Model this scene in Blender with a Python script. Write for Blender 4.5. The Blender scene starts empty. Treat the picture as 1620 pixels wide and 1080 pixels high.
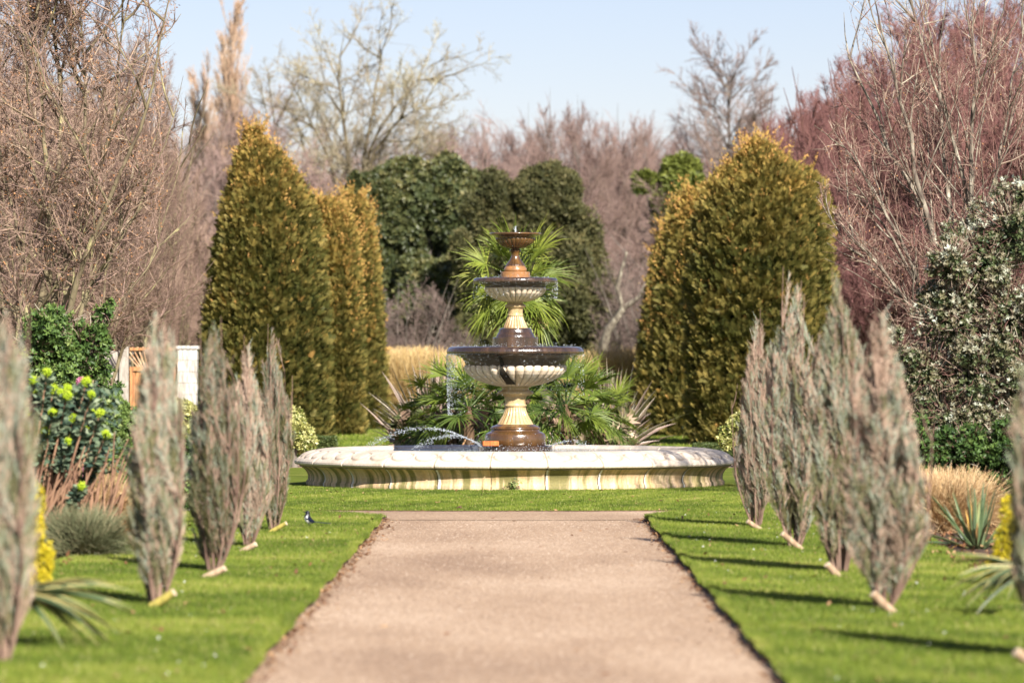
import bpy, math, random
import numpy as np
from math import radians as R_, sin, cos, pi
S = bpy.context.scene
COL = S.collection

# ------------------------------------------------------------------ camera, sky, sun, exposure
F = 7200.0            # focal length in photo pixels (photo is 1620 wide)
CX, HY, EYE = 814.0, 576.0, 1.5
def X(px, D): return (px - CX) * D / F
def Z(py, D): return EYE + (HY - py) * D / F
def GD(py): return EYE * F / (py - HY)

cd = bpy.data.cameras.new('camera'); cam = bpy.data.objects.new('camera', cd); COL.objects.link(cam)
cam.location = (0, 0, EYE); cam.rotation_euler = (pi/2, 0, 0)
cd.sensor_width = 36; cd.lens = 36 * F / 1620
cd.shift_x = -(CX - 810) / 1620; cd.shift_y = (HY - 540) / 1620
cd.clip_end = 5000; cd.clip_start = 0.5
cd.dof.use_dof = True; cd.dof.focus_distance = 54.0; cd.dof.aperture_fstop = 2.9
S.camera = cam

SUN_AZ, SUN_EL = R_(23), R_(34)
w = bpy.data.worlds.new('World'); S.world = w; w.use_nodes = True
nt = w.node_tree; bg = nt.nodes['Background']
sky = nt.nodes.new('ShaderNodeTexSky'); sky.sky_type = 'NISHITA'; sky.sun_disc = False
sky.sun_elevation = SUN_EL; sky.sun_rotation = pi - SUN_AZ
sky.air_density = 0.9; sky.dust_density = 0.4; sky.ozone_density = 1.7; sky.altitude = 0
vm = nt.nodes.new('ShaderNodeVectorMath'); vm.operation = 'MULTIPLY'; vm.inputs[1].default_value = (1.12, .98, 1.07)
nt.links.new(sky.outputs[0], vm.inputs[0]); nt.links.new(vm.outputs[0], bg.inputs[0]); bg.inputs[1].default_value = 0.055
sl = bpy.data.lights.new('sun', 'SUN'); sl.energy = 4.9; sl.angle = R_(0.6); sl.color = (1.0, 0.94, 0.86)
sun = bpy.data.objects.new('sun', sl); COL.objects.link(sun)
from mathutils import Vector
tosun = Vector((sin(SUN_AZ)*cos(SUN_EL), -cos(SUN_AZ)*cos(SUN_EL), sin(SUN_EL)))
sun.rotation_euler = tosun.to_track_quat('Z', 'Y').to_euler(); sun.location = (5, -5, 20)
S.view_settings.view_transform = 'Standard'; S.view_settings.look = 'None'
S.view_settings.exposure = 1.03; S.view_settings.gamma = 1.0
S.cycles.max_bounces = 5; S.cycles.diffuse_bounces = 3; S.cycles.glossy_bounces = 2; S.cycles.transmission_bounces = 4

# ------------------------------------------------------------------ helpers: objects
def tag(o, label=None, cat=None, group=None, kind=None):
    if label: o['label'] = label
    if cat: o['category'] = cat
    if group: o['group'] = group
    if kind: o['kind'] = kind
    return o
def thing(name, loc, label, cat, group=None, rz=0):
    o = bpy.data.objects.new(name, None); COL.objects.link(o); o.empty_display_size = .2
    o.location = loc; o.rotation_euler = (0, 0, rz)
    return tag(o, label, cat, group)
def copy_tree(o, parent=None):
    c = o.copy(); COL.objects.link(c); c.parent = parent
    for ch in list(o.children): copy_tree(ch, c)
    return c

class MB:
    """collects vertices, faces (any of 3 or 4 corners), a tint per face and a material index per face"""
    def __init__(s): s.v=[]; s.f3=[]; s.f4=[]; s.t3=[]; s.t4=[]; s.m3=[]; s.m4=[]; s.n=0
    def add(s, v, f, tint=0.5, mi=0):
        v = np.asarray(v, dtype=np.float32).reshape(-1,3); f = np.asarray(f, dtype=np.int64)
        if len(f)==0: return
        t = np.broadcast_to(np.asarray(tint, dtype=np.float32), (len(f),)); m = np.broadcast_to(np.asarray(mi, dtype=np.int32),(len(f),))
        s.v.append(v)
        if f.shape[1]==3: s.f3.append(f+s.n); s.t3.append(t); s.m3.append(m)
        else: s.f4.append(f+s.n); s.t4.append(t); s.m4.append(m)
        s.n += len(v)
    def build(s, name, mats, parent=None, smooth=False, loc=None):
        v = np.concatenate(s.v); me = bpy.data.meshes.new(name)
        f3 = np.concatenate(s.f3) if s.f3 else np.zeros((0,3),int); f4 = np.concatenate(s.f4) if s.f4 else np.zeros((0,4),int)
        n3, n4 = len(f3), len(f4)
        me.vertices.add(len(v)); me.vertices.foreach_set('co', v.ravel())
        loops = np.concatenate([f3.ravel(), f4.ravel()]).astype(np.int32)
        me.loops.add(len(loops)); me.loops.foreach_set('vertex_index', loops)
        me.polygons.add(n3+n4)
        st = np.concatenate([np.arange(n3)*3, n3*3+np.arange(n4)*4]).astype(np.int32)
        me.polygons.foreach_set('loop_start', st)
        me.polygons.foreach_set('loop_total', np.concatenate([np.full(n3,3),np.full(n4,4)]).astype(np.int32))
        me.polygons.foreach_set('material_index', np.concatenate(s.m3+s.m4).astype(np.int32))
        me.polygons.foreach_set('use_smooth', np.full(n3+n4, smooth))
        a = me.attributes.new('tint','FLOAT','FACE'); a.data.foreach_set('value', np.concatenate(s.t3+s.t4).astype(np.float32))
        me.update(calc_edges=True)
        if not isinstance(mats,(list,tuple)): mats=[mats]
        for m in mats: me.materials.append(m)
        o = bpy.data.objects.new(name, me); COL.objects.link(o)
        if parent: o.parent = parent
        if loc: o.location = loc
        return o

def nrm(a): return a/np.maximum(np.linalg.norm(a,axis=-1,keepdims=True),1e-9)
def n3(p, f=1.0, s=0):
    p = np.asarray(p)*f; r = np.random.RandomState(s+7)
    out = 0
    for k in range(5):
        d = r.normal(size=3)*(1+.45*k); out = out + np.sin(p@d + r.uniform(0,6.28))/(1+.3*k)
    return out/3.0
def rot_away(rng, d, ang):
    r = rng.normal(size=d.shape); p = nrm(r-(r*d).sum(1,keepdims=True)*d)
    return nrm(d*np.cos(ang)[:,None]+p*np.sin(ang)[:,None])
def polyl(rng, P, D, L, nseg, wig, up):
    pts=[P]; d=D
    for k in range(nseg):
        d = d + rng.normal(size=d.shape)*wig; d = nrm(d + np.array([0,0,up]))
        pts.append(pts[-1]+d*(L/nseg)[:,None])
    return np.stack(pts,1)
def tubes(mb, pts, r0, r1, sides, tint=.5, mi=0):
    n, k, _ = pts.shape
    d = nrm(pts[:,-1]-pts[:,0]); ref = np.where(np.abs(d[:,2:3])>.8, np.array([[1.,0,0]]), np.array([[0,0,1.]]))
    u = nrm(np.cross(d,ref)); v = np.cross(d,u)
    a = np.arange(sides)*2*pi/sides
    ring = u[:,None,:]*np.cos(a)[None,:,None]+v[:,None,:]*np.sin(a)[None,:,None]          # n,sides,3
    t = np.linspace(0,1,k)[None,:]; r = np.broadcast_to(np.asarray(r0,float).reshape(-1,1)*(1-t)+np.asarray(r1,float).reshape(-1,1)*t,(n,k))
    V = pts[:,:,None,:]+ring[:,None,:,:]*r[:,:,None,None]
    base = (np.arange(n)*k*sides)[:,None,None]; i = np.arange(k-1)[None,:,None]*sides; j = np.arange(sides)[None,None,:]; j2=(j+1)%sides
    f = np.stack([base+i+j, base+i+j2, base+i+sides+j2, base+i+sides+j],-1).reshape(-1,4)
    tt = np.repeat(np.broadcast_to(tint,(n,)), (k-1)*sides)
    mb.add(V.reshape(-1,3), f, tt, mi)
def path_tube(mb, pts, rad, sides=8, tint=.5, mi=0, cap=False):
    pts=np.asarray(pts,float); k=len(pts); rad=np.broadcast_to(rad,(k,))
    d=np.gradient(pts,axis=0); d=nrm(d); ref=np.array([0.3,1,.1]) if abs(d[0][2])>.7 else np.array([0,0,1.])
    u=nrm(np.cross(d,ref)); v=np.cross(d,u); a=np.arange(sides)*2*pi/sides
    V=pts[:,None,:]+(u[:,None,:]*np.cos(a)[None,:,None]+v[:,None,:]*np.sin(a)[None,:,None])*rad[:,None,None]
    i=np.arange(k-1)[:,None]*sides; j=np.arange(sides)[None,:]; j2=(j+1)%sides
    f=np.stack([i+j,i+j2,i+sides+j2,i+sides+j],-1).reshape(-1,4)
    mb.add(V.reshape(-1,3),f,tint,mi)
    if cap:
        for e,c in ((0,pts[0]),(k-1,pts[-1])):
            vv=np.vstack([V[e],c[None]]); ff=np.stack([np.arange(sides),(np.arange(sides)+1)%sides,np.full(sides,sides)],-1)
            mb.add(vv,ff,tint,mi)
def children(rng, pts, L, n, ang, angsd, ratio, start=.25, taper=.55, rsd=.25):
    """child starts along parent polylines"""
    N,k,_=pts.shape; idx=np.repeat(np.arange(N),n); t=rng.uniform(start,1,len(idx))
    s=t*(k-1); i=np.minimum(s.astype(int),k-2); fr=(s-i)[:,None]
    P=pts[idx,i]*(1-fr)+pts[idx,i+1]*fr; d=nrm(pts[idx,i+1]-pts[idx,i])
    D=rot_away(rng,d,np.clip(rng.normal(ang,angsd,len(idx)),.05,2.2))
    ln=L[idx]*ratio*(1-taper*t)*np.clip(rng.normal(1,rsd,len(idx)),.4,1.7)
    return P,D,ln,t,idx
def scatter(mb, tv, tf, pos, R, sc, tint, mi=0):
    tv=np.asarray(tv,float); tf=np.asarray(tf)
    V=np.einsum('nij,kj->nki',R,tv)*np.asarray(sc).reshape(-1,1,1)+pos[:,None,:]
    k=len(tv); f=(tf[None]+(np.arange(len(pos))*k)[:,None,None]).reshape(-1,tf.shape[1])
    mb.add(V.reshape(-1,3), f, np.repeat(np.broadcast_to(tint,(len(pos),)),len(tf)), mi)
def frames(rng, d, roll=None):
    d=nrm(d); r=rng.normal(size=d.shape) if roll is None else roll
    x=nrm(np.cross(r,d)); y=np.cross(d,x)
    return np.stack([x,y,d],-1)     # columns: local x,y,z
def fan(nb, spread, wd, curl=.15):
    v=[];f=[]
    for k in range(nb):
        a=(k/(nb-1)-.5)*spread; L=1-.35*abs(a)/(spread/2); c,s_=cos(a),sin(a)
        px,pz=c*wd/2,-s_*wd/2; mx,mz=s_*L*.5,c*L*.5; b=len(v)
        v+=[(0,0,0),(mx+px,curl*.3,mz+pz),(s_*L,curl,c*L),(mx-px,curl*.3,mz-pz)]; f.append((b,b+1,b+2,b+3))
    return np.array(v),np.array(f)
FAN5=fan(5,1.7,.22); FAN7=fan(7,2.0,.15)
def pinna():
    v=[];f=[]
    def q(o,d,L,w):
        o=np.array(o,float);d=np.array(d,float);n=np.array([d[2],0,-d[0]])*w/2;b=len(v)
        v.extend([tuple(o),tuple(o+d*L*.5+n+[0,.03,0]),tuple(o+d*L+[0,.06,0]),tuple(o+d*L*.5-n+[0,.03,0])]);f.append((b,b+1,b+2,b+3))
    q((0,0,0),(0,0,1),1,.07)
    for k,z in enumerate((.15,.35,.55,.75)):
        for sg in (-1,1):
            a=.75-.1*k; q((0,0,z-.04*(sg>0)),(sg*sin(a),0,cos(a)),.5-.08*k,.11)
    return np.array(v),np.array(f)
PINNA=pinna()
LEAF1=(np.array([(0,0,0),(.24,.05,.5),(0,.12,1),(-.24,.05,.5)]),np.array([(0,1,2,3)]))
def leafrose(nb, tilt, wd=.42, seed=0):
    v=[];f=[]; r=random.Random(seed)
    for k in range(nb):
        a=2*pi*k/nb+r.uniform(-.4,.4); t=tilt*r.uniform(.6,1.3); b=len(v)
        o=np.array([cos(a)*sin(t),sin(a)*sin(t),cos(t)]); sd=np.array([-sin(a),cos(a),0])*wd/2; up=np.array([0,0,1])
        v+=[(0,0,0),tuple(o*.5+sd),tuple(o-up*.06),tuple(o*.5-sd)]; f.append((b,b+1,b+2,b+3))
    return np.array(v),np.array(f)
ROSE5=leafrose(5,1.0); ROSE4=leafrose(4,.8,.3,3)

# ------------------------------------------------------------------ helpers: materials
def newmat(name):
    m=bpy.data.materials.new(name); m.use_nodes=True; nt=m.node_tree; return m,nt,nt.nodes['Principled BSDF']
def ramp(nt, stops, interp='LINEAR'):
    r=nt.nodes.new('ShaderNodeValToRGB'); r.color_ramp.interpolation=interp; e=r.color_ramp.elements
    e[0].position,e[0].color=stops[0][0],(*stops[0][1],1); e[1].position,e[1].color=stops[-1][0],(*stops[-1][1],1)
    for p,c in stops[1:-1]:
        q=e.new(p); q.color=(*c,1)
    return r
def tintmat(name, stops, rough=.6, spec=.25, transl=0.0):
    m,nt,b=newmat(name); a=nt.nodes.new('ShaderNodeAttribute'); a.attribute_name='tint'
    r=ramp(nt,stops); nt.links.new(a.outputs['Fac'],r.inputs[0]); nt.links.new(r.outputs[0],b.inputs['Base Color'])
    b.inputs['Roughness'].default_value=rough; b.inputs['Specular IOR Level'].default_value=spec
    if transl:
        t=nt.nodes.new('ShaderNodeBsdfTranslucent'); nt.links.new(r.outputs[0],t.inputs[0])
        mx=nt.nodes.new('ShaderNodeMixShader'); mx.inputs[0].default_value=transl
        nt.links.new(b.outputs[0],mx.inputs[1]); nt.links.new(t.outputs[0],mx.inputs[2]); nt.links.new(mx.outputs[0],nt.nodes['Material Output'].inputs[0])
    return m
def noise(nt, scale, detail=4, vec=None, rough=.55, mapscale=None, coord='Object'):
    n=nt.nodes.new('ShaderNodeTexNoise'); n.inputs['Scale'].default_value=scale; n.inputs['Detail'].default_value=detail; n.inputs['Roughness'].default_value=rough
    if vec is None:
        tc=nt.nodes.new('ShaderNodeTexCoord'); vec=tc.outputs[coord]
    if mapscale:
        mp=nt.nodes.new('ShaderNodeMapping'); mp.inputs['Scale'].default_value=mapscale; nt.links.new(vec,mp.inputs[0]); vec=mp.outputs[0]
    nt.links.new(vec,n.inputs['Vector']); return n
def mixc(nt, fac, a, b, mode='MIX'):
    m=nt.nodes.new('ShaderNodeMix'); m.data_type='RGBA'; m.blend_type=mode
    for s,v in ((0,fac),(6,a),(7,b)):
        if hasattr(v,'is_output') or hasattr(v,'links'): nt.links.new(v,m.inputs[s])
        elif s==0: m.inputs[0].default_value=v
        else: m.inputs[s].default_value=(*v,1)
    return m.outputs[2]
def bump(nt, b, h, strength=.4, dist=.02):
    bp=nt.nodes.new('ShaderNodeBump'); bp.inputs['Strength'].default_value=strength; bp.inputs['Distance'].default_value=dist
    nt.links.new(h,bp.inputs['Height']); nt.links.new(bp.outputs[0],b.inputs['Normal'])
def barkmat(name, c1, c2, c3=None, scale=6):
    m,nt,b=newmat(name); n=noise(nt,scale,6,mapscale=(1,1,.35))
    st=[(.35,c1),(.6,c2)]+([(.68,c3)] if c3 else [])
    r=ramp(nt,st); nt.links.new(n.outputs[0],r.inputs[0]); nt.links.new(r.outputs[0],b.inputs['Base Color'])
    b.inputs['Roughness'].default_value=.85; b.inputs['Specular IOR Level'].default_value=.15
    bump(nt,b,n.outputs[0],.6,.01); return m

# ------------------------------------------------------------------ ground, paths, lawns
def gravel():
    m,nt,b=newmat('gravel'); n1=noise(nt,90,5); n2=noise(nt,.5,5,mapscale=(1.3,.5,1)); 
    vo=nt.nodes.new('ShaderNodeTexVoronoi'); vo.inputs['Scale'].default_value=70; tc=nt.nodes.new('ShaderNodeTexCoord'); nt.links.new(tc.outputs['Object'],vo.inputs['Vector'])
    r=ramp(nt,[(.0,(.16,.10,.065)),(.35,(.345,.23,.142)),(.65,(.455,.315,.198)),(1,(.64,.49,.355))])
    nt.links.new(vo.outputs['Color'],r.inputs[0])
    r2=ramp(nt,[(.30,(.74,.69,.66)),(.5,(1.02,1.0,.99)),(.66,(1.22,1.25,1.3))]); nt.links.new(n2.outputs[0],r2.inputs[0])
    c=mixc(nt,1.0,r.outputs[0],r2.outputs[0],'MULTIPLY'); nt.links.new(c,b.inputs['Base Color'])
    b.inputs['Roughness'].default_value=.9; bump(nt,b,n1.outputs[0],.5,.008); return m
def turf(name, dark, mid, dry):
    m,nt,b=newmat(name); n1=noise(nt,1.3,6); n2=noise(nt,60,3)
    r=ramp(nt,[(.3,dark),(.52,mid),(.72,dry)]); nt.links.new(n1.outputs[0],r.inputs[0])
    r2=ramp(nt,[(.3,(.6,.65,.55)),(.7,(1.2,1.15,1.1))]); nt.links.new(n2.outputs[0],r2.inputs[0])
    c=mixc(nt,1,r.outputs[0],r2.outputs[0],'MULTIPLY'); nt.links.new(c,b.inputs['Base Color'])
    b.inputs['Roughness'].default_value=.9; b.inputs['Specular IOR Level'].default_value=.1; bump(nt,b,n2.outputs[0],.8,.02); return m
M_GRAVEL=gravel()
M_TURF=turf('turf',(.09,.12,.015),(.16,.20,.03),(.28,.26,.07))
def soilm():
    m,nt,b=newmat('soil'); n=noise(nt,14,8); r=ramp(nt,[(.3,(.03,.018,.01)),(.55,(.09,.05,.028)),(.8,(.22,.13,.07))]); nt.links.new(n.outputs[0],r.inputs[0])
    nt.links.new(r.outputs[0],b.inputs['Base Color']); b.inputs['Roughness'].default_value=.95; bump(nt,b,n.outputs[0],.9,.04); return m
M_SOIL=soilm()
def sheet(name, poly, z, mat, thick=0, side=None, kind='structure'):
    import bmesh
    bm=bmesh.new(); vs=[bm.verts.new((x,y,z)) for x,y in poly]; f=bm.faces.new(vs)
    if f.calc_area() and f.normal.z<0: f.normal_flip()
    bm.normal_update()
    if f.normal.z<0: bmesh.ops.reverse_faces(bm,faces=[f])
    if thick:
        low=[bm.verts.new((x,y,z-thick)) for x,y in poly]; n=len(poly)
        for i in range(n):
            q=bm.faces.new((vs[i],vs[(i+1)%n],low[(i+1)%n],low[i])); q.material_index=1
    bm.normal_update(); me=bpy.data.meshes.new(name); bm.to_mesh(me); bm.free()
    me.materials.append(mat)
    if side: me.materials.append(side)
    o=bpy.data.objects.new(name,me); COL.objects.link(o); return tag(o,kind=kind)
FY, FX = 56.05, 0.01        # fountain centre
sheet('ground',[(-900,-60),(900,-60),(900,2500),(-900,2500)],0,M_TURF)
sheet('path',[(-1.6,-8),(1.6,-8),(1.6,46.5),(-1.6,46.5)],.004,M_GRAVEL)
mb=MB(); a=np.linspace(0,2*pi,181); ri,ro=9.6,12.4
V=np.vstack([np.c_[FX+ri*np.cos(a),FY+ri*np.sin(a),a*0+.008],np.c_[FX+ro*np.cos(a),FY+ro*np.sin(a),a*0+.008]]); i=np.arange(180)
mb.add(V,np.stack([i,i+181,i+182,i+1],-1)); tag(mb.build('circular_path',M_GRAVEL),kind='structure')
rg=np.random.RandomState(3)
def wob(y,amp,s): return amp*(np.sin(y*1.9+s)+.6*np.sin(y*4.3+2*s)+.5*np.sin(y*11+3*s))*.5
LAWNZ=.035
yl=np.linspace(-6,43.6,260)
def lawnpoly(sg, edge, far):
    xe=sg*(edge+wob(yl,.022,sg+2)); pts=list(zip(xe,yl))+far
    pts+= [(sg*3.45+wob(y,.12,5),y) for y in np.linspace(46.1,-6,120)]
    return pts
farL=[(X(u,GD(v)),GD(v)) for u,v in ((612,822.5),(600,821),(570,818.5),(540,816.5),(505,814.3),(470,812.4))]+[(-2.7,46.0)]
farR=[(X(u,GD(v)),GD(v)) for u,v in ((1022,822),(1034,819),(1060,815.5),(1085,813.2),(1110,811.8),(1150,811))]+[(2.7,46.0)]
LP=lawnpoly(-1,1.27,farL); RP=lawnpoly(1,1.27,farR)
sheet('left_lawn',LP,LAWNZ,M_TURF,.06,M_SOIL); sheet('right_lawn',RP,LAWNZ,M_TURF,.06,M_SOIL)
RINGR=9.85
a=np.linspace(0,2*pi,400,endpoint=False); rr=RINGR+.02*np.sin(a*37)+.02*np.sin(a*91)
RINGZ=.016
sheet('fountain_lawn',list(zip(FX+rr*np.cos(a),FY+rr*np.sin(a))),RINGZ,M_TURF,.04,M_SOIL)
# planting beds
bl=[(-3.32,y) for y in (46.2,)]; 
sheet('left_bed',[(-3.1,-6),(-3.1,46),(-9,54),(-9,-6)][::-1],.022,M_SOIL)
sheet('right_bed',[(3.1,-6),(3.1,46),(9,54),(9,-6)],.022,M_SOIL)

def inpoly(P, poly):
    x,y=P[:,0],P[:,1]; ins=np.zeros(len(P),bool); n=len(poly); j=n-1
    pl=np.array(poly)
    for i in range(n):
        xi,yi=pl[i]; xj,yj=pl[j]
        c=((yi>y)!=(yj>y)); 
        if c.any(): ins ^= c & (x < (xj-xi)*(y-yi)/(yj-yi+1e-12)+xi)
        j=i
    return ins
M_GRASS=tintmat('grass_blade',[(0,(.065,.10,.014)),(.38,(.155,.215,.026)),(.68,(.28,.31,.05)),(1,(.46,.38,.17))],.6,.2,.2)
def blades(name, P, h0, h1, wd, seed, z=LAWNZ):
    r=np.random.RandomState(seed); n=len(P); h=r.uniform(h0,h1,n)
    pos=np.c_[P,np.full(n,z-.003)]; a=r.uniform(0,pi,n); dx=np.c_[np.cos(a),np.sin(a),a*0]*wd
    tip=pos+np.c_[r.normal(0,.35,n)*h,r.normal(0,.35,n)*h,h]
    V=np.stack([pos-dx,pos+dx,tip],1).reshape(-1,3); f=np.arange(n*3).reshape(-1,3)
    t=np.clip(.36+.20*n3(pos,1.3,seed)+.24*n3(pos,5,seed+1)+r.normal(0,.13,n),0,1)
    t=np.where(r.rand(n)<.04,.97,t)
    mb=MB(); mb.add(V,f,t); return tag(mb.build(name,M_GRASS),'short mown green grass','grass',kind='stuff')
def randin(r,n,x0,x1,y0,y1): return np.c_[r.uniform(x0,x1,n),r.uniform(y0,y1,n)]
rL=np.random.RandomState(11)
P=randin(rL,330000,-3.5,-1.2,18,46.2); P=P[inpoly(P,LP)]; blades('grass',P,.015,.04,.0035,1)
P=randin(rL,330000,1.2,3.5,18,46.2); P=P[inpoly(P,RP)]; blades('grass',P,.015,.04,.0035,2)
P=randin(rL,260000,-3.7,3.7,46,56); d=np.hypot(P[:,0]-FX,P[:,1]-FY); P=P[(d<RINGR-.01)&(d>2.5)]; blades('grass',P,.012,.030,.004,3,RINGZ)
P=randin(rL,200000,-8,8,68.6,125); blades('grass',P,.03,.07,.012,4,0)
# edging: longer overhanging grass at the path edge
def edgegrass(sg,seed):
    r=np.random.RandomState(seed); y=r.uniform(18,43.5,26000); x=sg*(1.27+wob(y,.022,sg+2)+np.abs(r.normal(0,.02,len(y)))*1.0-.012)
    return np.c_[x,y]
blades('grass',edgegrass(-1,5),.02,.055,.004,6); blades('grass',edgegrass(1,6),.02,.055,.004,7)

# leaf litter and pebbles
M_LITTER=tintmat('dry_leaf',[(0,(.07,.03,.018)),(.5,(.2,.09,.04)),(1,(.45,.28,.14))],.7)
def litter(name,P,z,s0,s1,seed,label,mat=M_LITTER,lay=.35):
    r=np.random.RandomState(seed); n=len(P); d=nrm(np.c_[r.normal(size=n),r.normal(size=n),r.uniform(-lay,lay,n)])
    R=frames(r,d,np.c_[r.normal(0,.3,(n,2)),np.ones(n)]); mb=MB()
    scatter(mb,*LEAF1,np.c_[P,np.broadcast_to(z,(n,))],R,r.uniform(s0,s1,n),r.rand(n)); return tag(mb.build(name,mat),label,'leaf litter',kind='stuff')
r=np.random.RandomState(21)
for sg,ss in ((-1,1),(1,2)):
    y=r.uniform(19,44,1500 if sg<0 else 1000); x=sg*(1.25+wob(y,.022,sg+2))-sg*np.abs(r.exponential(.035,len(y)))
    litter('fallen_leaves',np.c_[x,y],.012,.018,.045,30+ss,'small brown dead leaves gathered along the edge of the gravel path')
P=np.vstack([randin(r,260,-3.2,-1.3,19,45.5),randin(r,260,1.3,3.2,19,45.5),randin(r,120,-3.5,3.5,46.5,53),randin(r,90,-1.2,1.2,19,46)])
litter('fallen_leaves',P,LAWNZ+.02,.03,.06,40,'scattered brown leaves lying on the lawns')
mb=MB(); n=24000; P=randin(r,n,-1.25,1.25,20,46); n=len(P)
oc=np.array([(1,0,0),(0,1,0),(-1,0,0),(0,-1,0),(0,0,.7)]); of=np.array([(0,1,4),(1,2,4),(2,3,4),(3,0,4)])
scatter(mb,oc,of,np.c_[P,np.full(n,.003)],frames(r,np.c_[r.normal(0,.15,(n,2)),np.ones(n)]),r.uniform(.003,.008,n),r.rand(n))
M_PEB=tintmat('pebble',[(0,(.14,.09,.06)),(.5,(.32,.22,.15)),(1,(.6,.5,.4))],.8)
tag(mb.build('gravel_stones',M_PEB),'small buff stones of the gravel path','gravel',kind='stuff')
mb=MB(); P=np.vstack([randin(r,60,-3.2,-1.4,20,45),randin(r,70,1.4,3.2,20,45)]); n=len(P)
scatter(mb,*leafrose(8,1.35,.35,2),np.c_[P,np.full(n,LAWNZ+.035)],frames(r,np.c_[r.normal(0,.2,(n,2)),np.ones(n)]),np.full(n,.011),np.full(n,.5))
M_DAISY=tintmat('daisy_petal',[(0,(.8,.8,.78)),(1,(.8,.8,.78))],.5)
tag(mb.build('daisies',M_DAISY),'tiny white daisies dotted over the lawns','flowers',kind='stuff')

# ------------------------------------------------------------------ bare trees
def limb_px(pts, D, rng, r0, depth=1.2, ground=True):
    """an explicit stem given as photo points at distance D, with real depth added along it"""
    n=len(pts); dy=np.cumsum(np.r_[0,rng.normal(rng.normal(0,.5),.5,n-1)])*depth/n
    p=np.array([(X(u,D+e),D+e,Z(v,D+e)) for (u,v),e in zip(pts,dy)])
    if ground: p=np.vstack([[p[0][0]+rng.normal(0,.05),D,0.],p])
    # smooth and subdivide
    t=np.linspace(0,1,len(p)); tt=np.linspace(0,1,13); q=np.stack([np.interp(tt,t,p[:,k]) for k in range(3)],-1)
    for _ in range(2): q[1:-1]=(q[:-2]+2*q[1:-1]+q[2:])/4
    q[1:-1]+=rng.normal(0,.012,(11,3))*depth
    return q
def tree(name,label,cat,loc,seed,stems,levels,mt,mtw,group=None,trunk_r=.1,env=None,buds=None,part='crown',tmean=.5,z0=0.0):
    """stems: array of polylines (n,k,3) local to loc. levels: list of (n,ang,sd,ratio,nseg,wig,up,rad,sides,start)"""
    rng=np.random.RandomState(seed); t=thing(name,loc,label,cat,group)
    tk=MB(); cr=MB(); pts=stems; L=np.linalg.norm(np.diff(pts,axis=1),axis=2).sum(1)
    rs=np.full(len(pts),trunk_r)*np.clip(L/L.max(),.5,1)
    tubes(tk,pts,rs,rs*.05,8)
    prev=rs
    for li,(n,ang,sd,ratio,nseg,wig,up,rad,sides,start) in enumerate(levels):
        P,D,ln,tt,idx=children(rng,pts,L,n,ang,sd,ratio,start)
        if env is not None:
            m=env(P+D*ln[:,None]*.8); P,D,ln,tt,idx=P[m],D[m],ln[m],tt[m],idx[m]
        pts2=polyl(rng,P,D,ln,nseg,wig,up)
        rr=np.full(len(P),rad)
        last=li==len(levels)-1
        tint=np.clip(tmean+.2*n3(P,.8,seed)+rng.normal(0,.16,len(P)),0,1)
        tubes(tk if li==0 else cr, pts2, rr*rng.uniform(.7,1.15,len(rr)), rr*(.25 if last else .18), sides, tint, 0)
        pts,L=pts2,ln
    if buds:
        nb,bs=buds; P=pts[rng.randint(0,len(pts),nb),-1]+rng.normal(0,.01,(nb,3))
        scatter(cr,*LEAF1,P,frames(rng,rng.normal(size=(nb,3))),rng.uniform(.6,1.3,nb)*bs,np.clip(rng.normal(.5,.25,nb),0,1),1)
    tk.build('trunk',mt,t,True); cr.build(part,[mtw,M_BUD],t)
    return t
def pxlim(loc,side,rows):
    ys=[r[0] for r in rows]; xs=[r[1] for r in rows]
    def f(P):
        D=P[:,1]+loc[1]; px=CX+F*(P[:,0]+loc[0])/D; py=HY-F*(P[:,2]-EYE)/D; l=np.interp(py,ys,xs)+14*n3(P,2.2,5)
        return (px<l) if side<0 else (px>l)
    return f
def sprout(rng,n,H,spread,base=.15,k=10,wig=.05,up=.05,lo=.75):
    a=rng.uniform(0,2*pi,n); s=np.abs(rng.normal(spread,spread*.45,n))
    d=np.c_[np.cos(a)*np.sin(s),np.sin(a)*np.sin(s),np.cos(s)]
    P=np.c_[np.cos(a)*base*rng.rand(n),np.sin(a)*base*rng.rand(n),np.zeros(n)]
    return polyl(rng,P,d,H*rng.uniform(lo,1,n)/np.maximum(np.cos(s),.6),k,wig,up)
M_BUD=tintmat('bud_leaf',[(0,(.2,.09,.04)),(.5,(.38,.18,.08)),(1,(.5,.3,.14))],.6)
M_LICHEN=barkmat('lichen_bark',(.10,.075,.05),(.24,.20,.12),(.40,.36,.18),9)
M_WHITEB=barkmat('pale_bark',(.08,.06,.05),(.30,.26,.2),(.5,.46,.36),12)
M_GREYB=barkmat('grey_bark',(.09,.075,.065),(.2,.17,.14),None,4)
M_REDB=barkmat('red_bark',(.07,.035,.03),(.16,.08,.065),None,5)
M_TW_MAUVE=tintmat('mauve_twig',[(0,(.14,.09,.08)),(.5,(.285,.195,.17)),(1,(.42,.31,.25))],.75,.15)
M_TW_ORANGE=tintmat('brown_twig',[(0,(.12,.08,.06)),(.5,(.27,.18,.145)),(.8,(.38,.27,.19)),(1,(.52,.44,.31))],.75,.15)
M_TW_RED=tintmat('red_twig',[(0,(.08,.033,.033)),(.5,(.175,.08,.075)),(1,(.30,.16,.13))],.7,.15)
M_TW_GREY=tintmat('grey_twig',[(0,(.11,.075,.065)),(.5,(.20,.145,.125)),(1,(.31,.24,.20))],.8,.15)
M_TW_PALE=tintmat('pale_twig',[(0,(.12,.06,.05)),(.45,(.22,.12,.10)),(.75,(.36,.27,.2)),(1,(.55,.5,.38))],.75,.15)
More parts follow.
